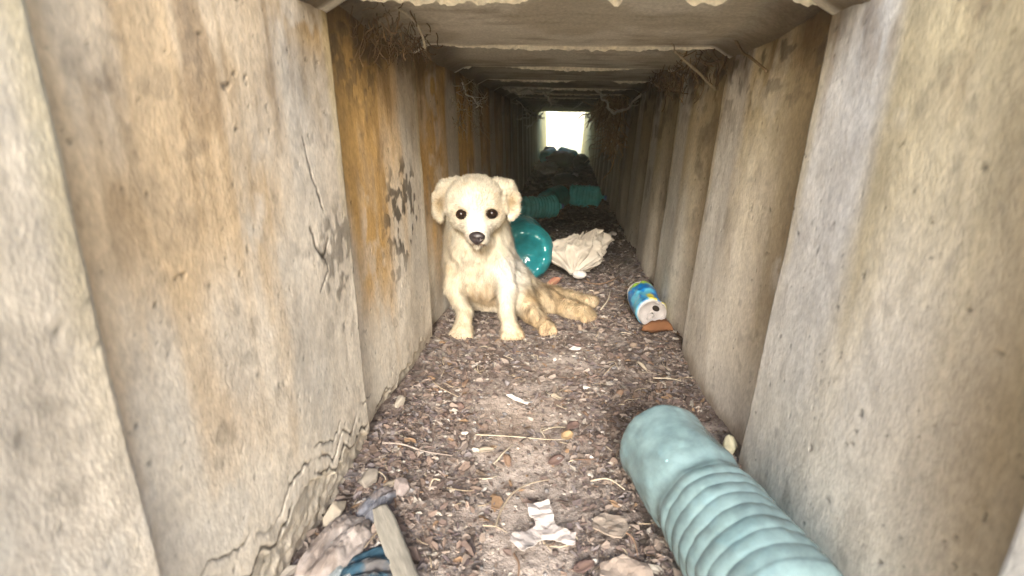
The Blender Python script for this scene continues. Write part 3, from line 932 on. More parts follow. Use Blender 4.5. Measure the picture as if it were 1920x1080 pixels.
Pb = V3(Xb, Yb, Zb)
tilt = Matrix.Rotation(math.radians(14), 3, 'Y') @ Matrix.Rotation(math.radians(-38), 3, 'X')
Pb = Pb @ np.array(tilt).T
i_ = np.arange(nu_)[:, None]; j_ = np.arange(nv_ - 1)[None]
Fb = np.stack([i_ * nv_ + j_, ((i_ + 1) % nu_) * nv_ + j_, ((i_ + 1) % nu_) * nv_ + j_ + 1, i_ * nv_ + j_ + 1], -1).reshape(-1, 4).tolist()
Vb = Pb.reshape(-1, 3)
cb = np.broadcast_to(C(.56, .50, .42), Vb.shape) * (.66 + .55 * fbm(Vb * 40, 244, 4)[:, None])
bagroot = empty('crumpled_bag', (.040, 1.425, .024), 'crumpled off white plastic bag lying between the green bottle and the can', 'bag')
bb = obj('bag_film', mesh('bag_film', Vb, Fb, cb), M_bag, bagroot)
so = bb.modifiers.new('wall', 'SOLIDIFY'); so.thickness = .0006
kV, kF = ico(4)
kV = kV * (1 - .3 * np.abs(fbm(kV * 2.2, 245, 2) - .5)[:, None] * 2) * np.array([.020, .014, .012]) + np.array([.016, -.004, .002])
obj('knot', mesh('knot', kV, kF, np.broadcast_to(C(.60, .56, .52), kV.shape)), M_bag, bagroot)
M_rag = material('dirty_rag', None, .95, .1, .2, 90, .5, 700, .0008)
def rag(name, loc, size, rotz, seed, c1, mt, label, cat, nf=5.0):
    """a dropped cloth: a folded sheet heaped on the ground, with soft parallel folds"""
    n1_, n2_ = 90, 60
    U, W = np.meshgrid(np.linspace(-1, 1, n1_), np.linspace(-1, 1, n2_), indexing='ij')
    rr2 = (np.abs(U) ** 2.6 + np.abs(W) ** 2.6)
    edge = 1 + .25 * (fbm(V3(U * 1.5, W * 1.5, seed), 250, 3) - .5) * 2
    warp = W * nf + 1.1 * U + 1.6 * (fbm(V3(U * .9, W * .9, seed), 251, 2) - .5)
    fold = np.abs(np.sin(warp)) ** .7
    fine = np.abs(fbm(V3(U * 3, W * 7, seed), 252, 3) - .5) * 2
    z = np.clip(1.05 - rr2, 0, 1) ** .45 * (.45 + .50 * fold + .25 * fine)
    X = U * edge * size[0]; Y = W * edge * size[1]
    c0, s0 = math.cos(rotz), math.sin(rotz)
    Xw, Yw = loc[0] + X * c0 - Y * s0, loc[1] + X * s0 + Y * c0
    Xw = np.maximum(Xw, -.238)
    Zw = hfloor(Xw, Yw) + loc[2] + z * size[2]
    P = V3(Xw, Yw, Zw)
    V, F, n0 = grid_solid(P, P - np.array([0, 0, .002]))
    cl = np.broadcast_to(c1, V.shape) * (.65 + .6 * fbm(V * 80, 253 + seed, 4)[:, None])
    k_ = sst(.5, .62, fbm(V * 45, 254 + seed, 4))
    cl = mixc(cl, C(.17, .135, .115), k_ * .6)
    return tag(obj(name, mesh(name, V, F, cl), mt), label, cat)
rag('cloth_rag', (-.200, .428, .002), (.048, .024, .018), math.radians(82), 1, C(.33, .29, .27), M_rag, 'dirty pinkish grey rag heaped against the foot of the left wall', 'rag', 3.2)
rag('cloth_rag', (-.183, .497, .001), (.026, .015, .012), math.radians(75), 2, C(.16, .165, .19), M_rag, 'small blue grey rag just beyond the pinkish grey rag', 'rag', 3.0)
rag('cloth_rag', (-.156, .398, .001), (.034, .030, .012), math.radians(35), 3, C(.03, .068, .10), M_rag, 'dark blue rag beside the wooden slat at the bottom left', 'rag', 5.5)
rag('cloth_rag', (-.190, .380, .001), (.030, .022, .010), math.radians(60), 4, C(.24, .27, .28), M_rag, 'pale grey blue rag at the bottom left corner of the floor', 'rag', 4.5)
crumple('crumpled_bag', (-.125, 4.35, .03), (.10, .08, .055), 5, C(.62, .62, .62), M_bag, 'white torn bag on the heap before the bright opening', 'bag', 5, .2, 1.1)
crumple('crumpled_bag', (.09, 4.1, .02), (.03, .03, .03), 8, C(.6, .6, .62), M_bag, 'tiny white bag scrap right of the far heap', 'bag', 4, .2, 1.1)
M_black = material('black_bag', (.03, .035, .035), .4, .5, .2, 40, .3, 60, .002)
for i, (x, y, z, s, lb) in enumerate(((-.02, 4.9, .03, (.15, .10, .085), 'broad black rubbish bag low in the middle of the far heap'), (-.13, 5.3, .05, (.10, .10, .09), 'dark round bag below the left corner of the bright opening'),
                                     (.15, 4.8, .03, (.08, .10, .08), 'dark bag against the right wall of the far heap'), (.02, 3.75, .01, (.11, .09, .05), 'low dark bag in the shadow behind the teal bottle'))):
    o = crumple('rubbish_bag', (x, y, z), s, 10 + i, C(.03, .035, .035), M_black, lb, 'bag', 4, 0, .7)
crumple('plastic_scrap', (-.115, 2.22, .01), (.018, .015, .015), 15, C(.5, .45, .47), M_bag, 'small pinkish white plastic scrap beside the far green bottle', 'plastic', 4)
crumple('plastic_scrap', (.195, 2.05, .01), (.018, .015, .011), 16, C(.45, .43, .42), M_bag, 'small grey plastic scrap by the right wall in the dark', 'plastic', 4)
crumple('plastic_scrap', (.145, 1.95, .01), (.022, .015, .008), 17, C(.4, .36, .33), M_bag, 'flat tan plastic scrap behind the crumpled bag', 'plastic', 4)

# big dry leaves that read on their own
lb1 = leaf_mesh(41, C(.15, .065, .030), C(.22, .105, .05), .9, 15, 9); lb1.materials.append(M_litter)
o = obj('dry_leaf', lb1); o.location = (.200, 1.052, .016); o.scale = (.030, .046, .034); o.rotation_euler = (.15, .05, -.25)
tag(o, 'long reddish brown curled leaf lying in front of the drink can', 'leaf')
lb2 = leaf_mesh(42, C(.22, .085, .055), C(.26, .13, .08), .6, 11, 7); lb2.materials.append(M_litter)
o = obj('dry_leaf', lb2); o.location = (-.010, 1.375, .014); o.scale = (.022, .022, .022); o.rotation_euler = (.4, -.3, .6)
tag(o, 'reddish curled leaf between the green bottle and the crumpled bag', 'leaf')
lb3 = leaf_mesh(43, C(.30, .2, .11), C(.38, .28, .16), .4, 11, 7); lb3.materials.append(M_litter)
o = obj('dry_leaf', lb3); o.location = (.022, .655, .008); o.scale = (.011, .013, .012); o.rotation_euler = (.3, .1, .9)
tag(o, 'small orange brown leaf right of the bare dirt patch', 'leaf')

# ------------------------------------------------------------------ drink can
def can(loc, axis, roll):
    root = empty('drink_can', loc, 'crushed blue and yellow drink can lying by the right wall, silver end facing out', 'can')
    R, L, ns, nh = .033, .118, 64, 60
    h = np.linspace(0, 1, nh); th = np.linspace(0, 2 * np.pi, ns, endpoint=False)
    Hh, T = np.meshgrid(h, th, indexing='ij')
    r_ = R * (1 - .16 * sst(.09, 0, h) - .14 * sst(.93, 1, h))
    X, Y = np.cos(T), np.sin(T)
    Rr = r_[:, None] * np.ones_like(T)
    Rr = Rr - .0055 * sst(.45, .75, fbm(V3(X * 1.2, Y * 1.2, Hh * 3), 190, 3)) - .0035 * np.abs(fbm(V3(X * 3, Y * 3, Hh * 7), 191, 2) - .5)
    P = V3(Rr * X, Rr * Y, Hh * L)
    i = np.arange(nh - 1)[:, None] * ns; j = np.arange(ns)[None]
    F = np.stack([i + j, i + (j + 1) % ns, i + ns + (j + 1) % ns, i + ns + j], -1).reshape(-1, 4)
    # printed panels: blue field, yellow swoosh, green rim, white splash
    n1 = fbm(V3(X * 1.5, Y * 1.5, Hh * 3), 192, 3)
    blue, lbl, yel, grn, wht = C(.005, .16, .46), C(.10, .42, .60), C(.62, .55, .03), C(.25, .42, .06), C(.72, .72, .74)
    cc = np.broadcast_to(blue, Hh.shape + (3,))
    cc = mixc(cc, lbl, sst(.50, .60, n1))
    a = (T + math.pi) % (2 * math.pi) - math.pi
    swo = np.abs(a - .2 - 2.2 * (Hh - .3) + .6 * (n1 - .5))
    cc = mixc(cc, yel, sst(1.32, 1.24, swo))
    cc = mixc(cc, yel, sst(.85, 1.0, a + 3.3 + .0 * Hh) * sst(-1.75, -1.9, a) * sst(.4, .3, Hh))
    cc = mixc(cc, grn, sst(.82, .86, Hh))
    cc = mixc(cc, wht, sst(1.40, 1.35, swo) * sst(1.28, 1.33, swo) * .9)
    cc = mixc(cc, C(.6, .6, .6), sst(.06, .03, Hh))
    Mc = material('printed_can', None, .28, .6, .05, 60, .1, 80, .0005, coat=.3)
    Mm = material('can_metal', (.40, .37, .36), .33, .8, .25, 60, .3, 90, .0008)
    obj('can_body', mesh('can_body', P.reshape(-1, 3), F, cc.reshape(-1, 3)), Mc, root)
    def lathe(name, prof, m_):
        prof = np.array(prof); nt = 48
        t2 = np.linspace(0, 2 * np.pi, nt, endpoint=False)
        PP = V3(prof[:, 0][:, None] * np.cos(t2), prof[:, 0][:, None] * np.sin(t2), prof[:, 1][:, None] * np.ones(nt)).reshape(-1, 3)
        i2 = np.arange(len(prof) - 1)[:, None] * nt; j2 = np.arange(nt)[None]
        F2 = np.stack([i2 + j2, i2 + nt + j2, i2 + nt + (j2 + 1) % nt, i2 + (j2 + 1) % nt], -1).reshape(-1, 4).tolist()
        F2.append(list(range((len(prof) - 1) * nt, len(prof) * nt)))
        return obj(name, mesh(name, PP, F2), m_, root)
    lathe('lid', [(.0278, .0015), (.0288, -.0015), (.0275, -.003), (.026, -.001), (.025, .0035), (.012, .0030), (.002, .003)], Mm)
    lathe('bottom', [(.0284, L - .001), (.027, L + .002), (.022, L + .001), (.01, L - .006), (.001, L - .008)], Mm)
    # mouth opening (dark) and pull tab on the lid
    ang = np.linspace(0, 2 * np.pi, 20, endpoint=False)
    mo = V3(.0080 * np.cos(ang), .0058 * np.sin(ang) - .012, .0020)
    mo2 = mo + np.array([0, 0, -.0002])
    V = np.concatenate([mo, mo2 - np.array([0, 0, .0006])])
    F = [list(range(20))[::-1], list(range(20, 40))] + [[i, (i + 1) % 20, (i + 1) % 20 + 20, i + 20] for i in range(20)]
    obj('mouth_opening', mesh('mouth_opening', V, F, smooth=False), material('can_inside', (.02, .015, .012), .8, .2, .1), root)
    tp = [(.006 * math.cos(a_), .009 * math.sin(a_) + .006, -.0005 - .0008 * math.sin(a_)) for a_ in np.linspace(0, 2 * math.pi, 24)]
    V, F = tube(tp, .0013, 6)
    obj('pull_tab', mesh('pull_tab', V, F), Mm, root)
    root.rotation_mode = 'QUATERNION'
    from mathutils import Quaternion
    root.rotation_quaternion = Vector((0, 0, 1)).rotation_difference(Vector(axis).normalized()) @ Quaternion((0, 0, 1), roll)
can((.196, 1.098, .036), (-.10, .98, .06), math.radians(38))

# ------------------------------------------------------------------ roots, sticks and cobwebs under the ceiling
def wpath(a, b, sag=0., wig=.01, n=7, seed=0):
    g_ = np.random.default_rng(seed)
    t = np.linspace(0, 1, n)[:, None]
    P = np.array(a) * (1 - t) + np.array(b) * t
    P[:, 2] -= sag * 4 * (t * (1 - t))[:, 0]
    P[1:-1] += (g_.random((n - 2, 3)) - .5) * wig
    return smooth_path(P, 4)
V, F = tube(wpath((.160, .93, .512), (.243, .99, .462), 0, .004, 6, 3), [.0022] * 21, 7)
tag(obj('root', mesh('root', V, F, np.broadcast_to(C(.34, .28, .2), V.shape)), M_root), 'pale straight root slanting down from the ceiling to the right wall', 'root')
V, F = tube(wpath((.146, .90, .53), (.160, .93, .512), 0, .003, 5, 4), .0012, 6)
tag(obj('root', mesh('root', V, F, np.broadcast_to(C(.34, .28, .2), V.shape)), M_root), 'thin hooked rootlet hanging at the upper end of the pale root', 'root')
V, F = tube(smooth_path([(.245, .76, .47), (.235, .80, .49), (.232, .83, .50), (.225, .86, .525)], 6), .0018, 6)
tag(obj('root', mesh('root', V, F, np.broadcast_to(C(.22, .16, .1), V.shape)), M_root), 'brown root crossing the top corner of the right wall', 'root')
V, F = tube(smooth_path([(-.205, .71, .530), (-.192, .74, .520), (-.186, .76, .503), (-.186, .77, .490)], 6), .0016, 6)
tag(obj('root', mesh('root', V, F, np.broadcast_to(C(.5, .44, .34), V.shape)), M_root), 'short pale hooked root hanging in the top left corner', 'root')

def bundle(name, n, boxa, boxb, down, rad, c1, c2, seed, label, cat, curl=.05):
    g_ = np.random.default_rng(seed)
    parts, cols = [], []
    for i in range(n):
        a = np.array(boxa) + (np.array(boxb) - np.array(boxa)) * g_.random(3)
        L_ = down * (.3 + .9 * g_.random() ** 1.5)
        P = [a]
        d_ = np.array([(g_.random() - .5) * 1.4, (g_.random() - .5) * 1.4, -1.0])
        for s in range(6):
            d_ = d_ + (g_.random(3) - .5) * curl * 22
            d_ /= np.linalg.norm(d_)
            P.append(P[-1] + d_ * L_ / 6)
        V, F = tube(smooth_path(P, 3), rad * (.5 + g_.random()), 4)
        V[:, 2] = np.minimum(V[:, 2], .55)
        parts.append((V, F)); cols.append(np.tile(c1 + (c2 - c1) * g_.random(), (len(V), 1)))
    V, F = join(parts)
    o = obj(name, mesh(name, V, F, np.concatenate(cols)), M_root)
    return tag(o, label, cat, kind='stuff')
bundle('hanging_roots', 230, (.15, 2.3, .50), (.26, 3.2, .53), .15, .0016, C(.36, .25, .14), C(.62, .52, .36), 51, 'mass of fine brown roots hanging from the ceiling on the right deep inside', 'roots')
bundle('wall_roots', 150, (.17, 2.2, .30), (.25, 2.9, .48), .13, .0016, C(.36, .24, .13), C(.62, .50, .34), 52, 'brown rootlets and debris clinging to the right wall below the hanging roots', 'roots')
bundle('corner_roots', 130, (-.245, .66, .49), (-.19, .86, .535), .035, .0007, C(.09, .06, .035), C(.2, .13, .07), 53, 'tangle of fine dark rootlets in the top left corner near the mouth', 'roots')
bundle('corner_rootlets', 150, (.19, .95, .48), (.25, 1.5, .535), .05, .0008, C(.10, .06, .035), C(.24, .17, .1), 54, 'reddish brown rootlets along the top right corner', 'roots')
bundle('clinging_rootlets', 90, (-.252, 1.25, .38), (-.232, 1.7, .50), .05, .0009, C(.18, .14, .09), C(.4, .34, .25), 55, 'rootlets and webs clinging to the left wall behind the puppy', 'roots')

def web(lines, r, seed, label, sheet=None):
    parts = []
    g_ = np.random.default_rng(seed)
    for i, (a, b, sag) in enumerate(lines):
        P = wpath(a, b, sag, .012, 8, seed * 50 + i)
        parts.append(tube(P, r * (.6 + .8 * fbm(P * 40, seed, 2)), 5))
        for q in range(6):
            t = g_.random()
            p = np.array(a) * (1 - t) + np.array(b) * t
            e = p + (g_.random(3) - .5) * np.array([.08, .08, .05])
            e[2] = min(e[2], .53)
            parts.append(tube(wpath(p, e, .004, .004, 5, seed * 90 + i * 7 + q), r * .3, 4))
    V, F = join(parts)
    return tag(obj('cobweb', mesh('cobweb', V, F), M_web), label, 'cobweb')
web([((.09, 2.0, .530), (.165, 2.0, .440), .0), ((.165, 2.0, .440), (.255, 2.02, .505), .008)], .0042, 61, 'thick dusty cobweb strands forming a V under the ceiling on the right')
web([((-.22, 2.0, .52), (-.12, 2.0, .51), .008), ((-.13, 2.0, .512), (-.03, 2.02, .522), .012), ((-.08, 2., .508), (-.04, 2.05, .47), .0)], .0050, 62, 'sagging dusty cobweb swag under the ceiling on the left')
web([((-.03, 2.02, .526), (.24, 2.02, .527), .003)], .0028, 63, 'straight dusty cobweb strand along the deep ceiling joint')
web([((-.22, 2.6, .50), (-.12, 2.9, .44), .01), ((-.20, 2.6, .42), (-.10, 2.9, .50), .01)], .0035, 64, 'tattered grey cobweb hanging from the left wall far inside')
web([((-.243, 1.36, .49), (-.215, 1.5, .44), .01), ((-.22, 1.45, .45), (-.245, 1.62, .46), .01)], .0016, 65, 'small white cobweb on the left wall above the puppy')
web([((-.10, 3.2, .53), (.02, 3.25, .485), .004), ((.02, 3.25, .485), (.10, 3.2, .53), .01)], .0035, 71, 'grey cobweb strands drooping above the bright opening')
web([((.24, 3.0, .50), (.12, 3.3, .46), .01), ((.24, 3.1, .40), (.13, 3.3, .48), .015), ((.12, 3.3, .46), (.20, 3.3, .36), .0)], .0040, 72, 'tangled cobweb between the ceiling and the right wall beside the bright opening')
web([((-.24, 3.4, .48), (-.13, 3.6, .44), .01), ((-.22, 3.4, .38), (-.14, 3.6, .47), .01)], .0040, 73, 'grey cobweb on the left wall beside the bright opening')
# hanging sheet of dusty web
U, W = np.meshgrid(np.linspace(0, 1, 40), np.linspace(0, 1, 10), indexing='ij')
X = -.225 + .15 * U
Zt = .533 - W * (.030 * np.sin(np.pi * U) ** .7 + .004) * (1 + .5 * (fbm(V3(U * 8, W, 0), 200) - .5))
Yy = 1.99 + .02 * W + .012 * fbm(V3(U * 6, W * 3, 1), 201)
P = V3(X, Yy, Zt)
V, F, n0 = grid_solid(P, P + np.array([0, .003, 0]))
tag(obj('cobweb', mesh('cobweb', V, F), M_web), 'pale sheet of dusty web hanging under the left end of the deep ceiling joint', 'cobweb')

# ------------------------------------------------------------------ the puppy
class Field:
    def __init__(s, lo, hi, h):
        s.lo, s.h = np.array(lo), h
        s.n = np.ceil((np.array(hi) - s.lo) / h).astype(int) + 1
        s.ax = [s.lo[i] + h * np.arange(s.n[i]) for i in range(3)]
        s.f = np.full(s.n, .5)
    def block(s, c, r):
        a = np.clip(((np.array(c) - r - s.lo) / s.h).astype(int), 0, s.n - 1)
        b = np.clip(((np.array(c) + r - s.lo) / s.h).astype(int) + 2, 1, s.n)
        sl = tuple(slice(a[i], b[i]) for i in range(3))
        g_ = np.meshgrid(*[s.ax[i][sl[i]] for i in range(3)], indexing='ij')
        return sl, g_
    def cap(s, a, b, ra, rb, k=.016, sub=False):
        a, b = np.array(a, float), np.array(b, float)
        c = (a + b) / 2
        R = np.linalg.norm(b - a) / 2 + max(ra, rb) + .05
        sl, (X, Y, Z) = s.block(c, R)
        d = b - a
        t = np.clip(((X - a[0]) * d[0] + (Y - a[1]) * d[1] + (Z - a[2]) * d[2]) / (d @ d + 1e-12), 0, 1)
        q = np.sqrt((X - a[0] - t * d[0]) ** 2 + (Y - a[1] - t * d[1]) ** 2 + (Z - a[2] - t * d[2]) ** 2) - (ra + (rb - ra) * t)
        s.mix(sl, q, k, sub)
    def ell(s, c, r, k=.016, rotz=0., roty=0., sub=False):
        r = np.array(r, float)
        sl, (X, Y, Z) = s.block(c, r.max() + .05)
        X, Y, Z = X - c[0], Y - c[1], Z - c[2]
        if rotz: X, Y = X * math.cos(rotz) + Y * math.sin(rotz), -X * math.sin(rotz) + Y * math.cos(rotz)
        if roty: X, Z = X * math.cos(roty) + Z * math.sin(roty), -X * math.sin(roty) + Z * math.cos(roty)
        k0 = np.sqrt((X / r[0]) ** 2 + (Y / r[1]) ** 2 + (Z / r[2]) ** 2)
        k1 = np.sqrt((X / r[0] ** 2) ** 2 + (Y / r[1] ** 2) ** 2 + (Z / r[2] ** 2) ** 2) + 1e-9
        s.mix(sl, k0 * (k0 - 1) / k1, k, sub)
    def mix(s, sl, q, k, sub):
        f = s.f[sl]
        if sub:
            q = -q
            h = np.clip(.5 - .5 * (q - f) / -k * -1, 0, 1) if False else np.maximum(k - np.abs(f - q), 0) / k
            s.f[sl] = np.maximum(f, q) + h * h * k * .25
        else:
            h = np.maximum(k - np.abs(f - q), 0) / k
            s.f[sl] = np.minimum(f, q) - h * h * k * .25
    def mesh(s):
        f = s.f; ins = f < 0
        n = s.n - 1
        cr = [(i, j, k) for i in (0, 1) for j in (0, 1) for k in (0, 1)]
        def cs(A, c): return A[c[0]:c[0] + n[0], c[1]:c[1] + n[1], c[2]:c[2] + n[2]]
        cnt = sum(cs(ins, c).astype(np.int8) for c in cr)
        act = (cnt > 0) & (cnt < 8)
        idx = np.full(act.shape, -1); idx[act] = np.arange(act.sum())
        I = np.argwhere(act)
        acc = np.zeros((len(I), 3)); w = np.zeros(len(I))
        for a in cr:
            for d in range(3):
                if a[d] == 0:
                    b = list(a); b[d] = 1
                    fa = f[I[:, 0] + a[0], I[:, 1] + a[1], I[:, 2] + a[2]]
                    fb_ = f[I[:, 0] + b[0], I[:, 1] + b[1], I[:, 2] + b[2]]
                    m_ = (fa < 0) != (fb_ < 0)
                    t = np.where(m_, fa / (fa - fb_ + 1e-12), 0)
                    p = np.tile(np.array(a, float), (len(I), 1)); p[:, d] += t
                    acc[m_] += p[m_]; w[m_] += 1
        V = s.lo + s.h * (I + acc / w[:, None])
        Fs_ = []
        for d in range(3):
            u, v = (d + 1) % 3, (d + 2) % 3
            A = np.take(ins, range(0, s.n[d] - 1), d); B = np.take(ins, range(1, s.n[d]), d)
            E_ = np.argwhere(A != B)
            E_ = E_[(E_[:, u] > 0) & (E_[:, v] > 0) & (E_[:, u] < n[u]) & (E_[:, v] < n[v])]
            ina = ins[E_[:, 0], E_[:, 1], E_[:, 2]]
            q = []
            for du, dv in ((-1, -1), (0, -1), (0, 0), (-1, 0)):
                e = E_.copy(); e[:, u] += du; e[:, v] += dv
                q.append(idx[e[:, 0], e[:, 1], e[:, 2]])
            q = np.stack(q, -1)
            q[~ina] = q[~ina][:, ::-1]
            Fs_.append(q)
        return V, np.concatenate(Fs_)
    def sample(s, P):
        q = (np.asarray(P) - s.lo) / s.h
        i = np.clip(np.floor(q).astype(int), 0, s.n - 2); t = q - i
        r_ = 0
        for a in (0, 1):
            for b in (0, 1):
                for c in (0, 1):
                    r_ = r_ + s.f[i[:, 0] + a, i[:, 1] + b, i[:, 2] + c] * (t[:, 0] if a else 1 - t[:, 0]) * (t[:, 1] if b else 1 - t[:, 1]) * (t[:, 2] if c else 1 - t[:, 2])
        return r_
    def grad(s, P):
        e = s.h
        P = np.asarray(P)
        g_ = np.stack([s.sample(P + np.eye(3)[i] * e) - s.sample(P - np.eye(3)[i] * e) for i in range(3)], -1)
        return g_ / (np.linalg.norm(g_, axis=1)[:, None] + 1e-9)

D = Field((-.275, .90, -.012), (.125, 1.30, .33), .0027)
# trunk, sitting, leaning on the left wall
D.ell((-.165, 1.098, .182), (.064, .055, .056), .03)
D.ell((-.162, 1.088, .136), (.064, .052, .060), .025)
D.ell((-.153, 1.085, .082), (.038, .045, .034), .025)
D.cap((-.155, 1.12, .135), (-.125, 1.165, .07), .058, .062, .03)
D.ell((-.150, 1.125, .055), (.056, .056, .036), .02)
D.cap((-.178, 1.07, .15), (-.178, 1.045, .165), .04, .03, .03)
# head
D.ell((-.160, 1.037, .262), (.055, .054, .046), .02)
D.ell((-.159, 1.015, .262), (.047, .045, .036), .02)
D.ell((-.178, 1.018, .236), (.027, .034, .025), .016)
D.ell((-.133, 1.018, .238), (.027, .034, .025), .016)
D.cap((-.152, .995, .232), (-.1435, .955, .2110), .0280, .0165, .018)
D.cap((-.1500, 1.00, .210), (-.1440, .965, .1970), .019, .0100, .010)
D.cap((-.165, 1.068, .235), (-.165, 1.09, .19), .054, .060, .018)
# flews
D.ell((-.1530, .963, .203), (.0105, .013, .010), .008)
D.ell((-.1345, .963, .204), (.0105, .013, .010), .008)
# drop ears
for P_, hol in ((((-.198, 1.047, .291), (-.220, 1.043, .284), (-.2335, 1.036, .262), (-.2325, 1.030, .238), (-.226, 1.027, .226)), (-.214, 1.017, .256)),
                (((-.122, 1.047, .292), (-.101, 1.043, .288), (-.0875, 1.036, .268), (-.0865, 1.030, .246), (-.092, 1.026, .234)), (-.106, 1.017, .262))):
    rs = (.012, .012, .0105, .0095, .0070)
    for i in range(4): D.cap(P_[i], P_[i + 1], rs[i], rs[i + 1], .006)
    mid = np.mean([P_[1], P_[3]], 0) + np.array([.007 if P_[0][0] < -.16 else -.007, .002, 0])
    D.ell(mid, (.013, .010, .026), .010)
    D.ell(hol, (.0095, .012, .019), .007, sub=True)
# eye sockets
EL, ER = np.array((-.1765, 0, .2440)), np.array((-.1225, 0, .2460))
def surf_y(x, z):
    ys_ = np.arange(.905, 1.1, .0005)
    v = D.sample(np.stack([np.full_like(ys_, x), ys_, np.full_like(ys_, z)], -1))
    return ys_[np.argmax(v < 0)]
for e in (EL, ER):
    e[1] = surf_y(e[0], e[2])
    D.ell((e[0], e[1] - .002, e[2]), (.0105, .008, .0085), .008, sub=True)
# mouth line
D.cap((-.1435, .937, .1965), (-.1435, .945, .199), .0012, .0012, .004, sub=True)
for s in (-1, 1):
    D.cap((-.1435, .938, .1955), (-.1435 + s * .014, .962, .1930), .0013, .0012, .004, sub=True)
# forelegs
def paw(cx, cy, cz, w, ang=0., n=4, r=.0088, ln=.014):
    ca, sa = math.cos(ang), math.sin(ang)
    for i in range(n):
        o_x = (i - (n - 1) / 2) * w
        fwd = ln * (1 - .18 * abs(i - (n - 1) / 2))
        x, y = cx + o_x * ca + fwd * sa, cy + o_x * sa - fwd * ca
        x0, y0 = cx + o_x * .6 * ca, cy + o_x * .6 * sa
        D.cap((x0, y0, cz + .003), (x, y, cz - .004), r, r * .88, .004)
D.cap((-.196, 1.065, .135), (-.205, 1.045, .088), .027, .0185, .014)
D.cap((-.205, 1.045, .088), (-.178, 1.022, .044), .0185, .0135, .010)
D.cap((-.178, 1.022, .044), (-.181, 1.010, .018), .0135, .0155, .008)
D.ell((-.179, 1.004, .013), (.0195, .018, .0135), .010)
paw(-.180, .999, .0125, .0108, -.1)
D.cap((-.116, 1.065, .135), (-.101, 1.048, .086), .028, .0190, .014)
D.cap((-.101, 1.048, .086), (-.097, 1.030, .044), .0190, .0138, .010)
D.cap((-.097, 1.030, .044), (-.087, 1.020, .018), .0138, .0155, .008)
D.ell((-.085, 1.014, .013), (.0195, .018, .0135), .010)
paw(-.083, 1.009, .0125, .0108, .22)
# hind legs
D.ell((-.090, 1.125, .058), (.040, .050, .050), .02, rotz=-.3)
D.cap((-.075, 1.10, .055), (-.050, 1.068, .036), .030, .021, .016)
D.cap((-.050, 1.068, .034), (-.030, 1.060, .020), .019, .014, .010)
D.cap((-.030, 1.060, .018), (-.018, 1.046, .015), .0135, .0135, .008)
paw(-.016, 1.042, .0125, .0082, .25, 4, .0080, .012)
D.cap((-.085, 1.165, .055), (-.025, 1.165, .032), .042, .024, .018)
D.cap((-.025, 1.165, .032), (.024, 1.150, .022), .024, .017, .014)
D.cap((.024, 1.146, .022), (.056, 1.128, .019), .019, .019, .010)
paw(.060, 1.126, .018, .010, .9, 4, .0095, .015)
# tail
D.cap((-.080, 1.205, .035), (-.010, 1.225, .026), .024, .018, .02)
D.cap((-.010, 1.225, .026), (.082, 1.215, .018), .018, .0125, .014)
# the left flank rests on the wall
X = D.ax[0][:, None, None]
D.f = np.maximum(D.f, -.2425 - X)
# coat relief
Xf, Yf, Zf = np.meshgrid(*D.ax, indexing='ij')
near = np.abs(D.f) < .02
Pn = np.stack([Xf[near], Yf[near], Zf[near]], -1)
body_w = sst(.22, .18, Pn[:, 2])
D.f[near] += (fbm(Pn * np.array([75, 75, 38]), 210, 3) - .5) * (.0024 + .0048 * body_w * sst(.03, .06, Pn[:, 2]))
V, F = D.mesh()

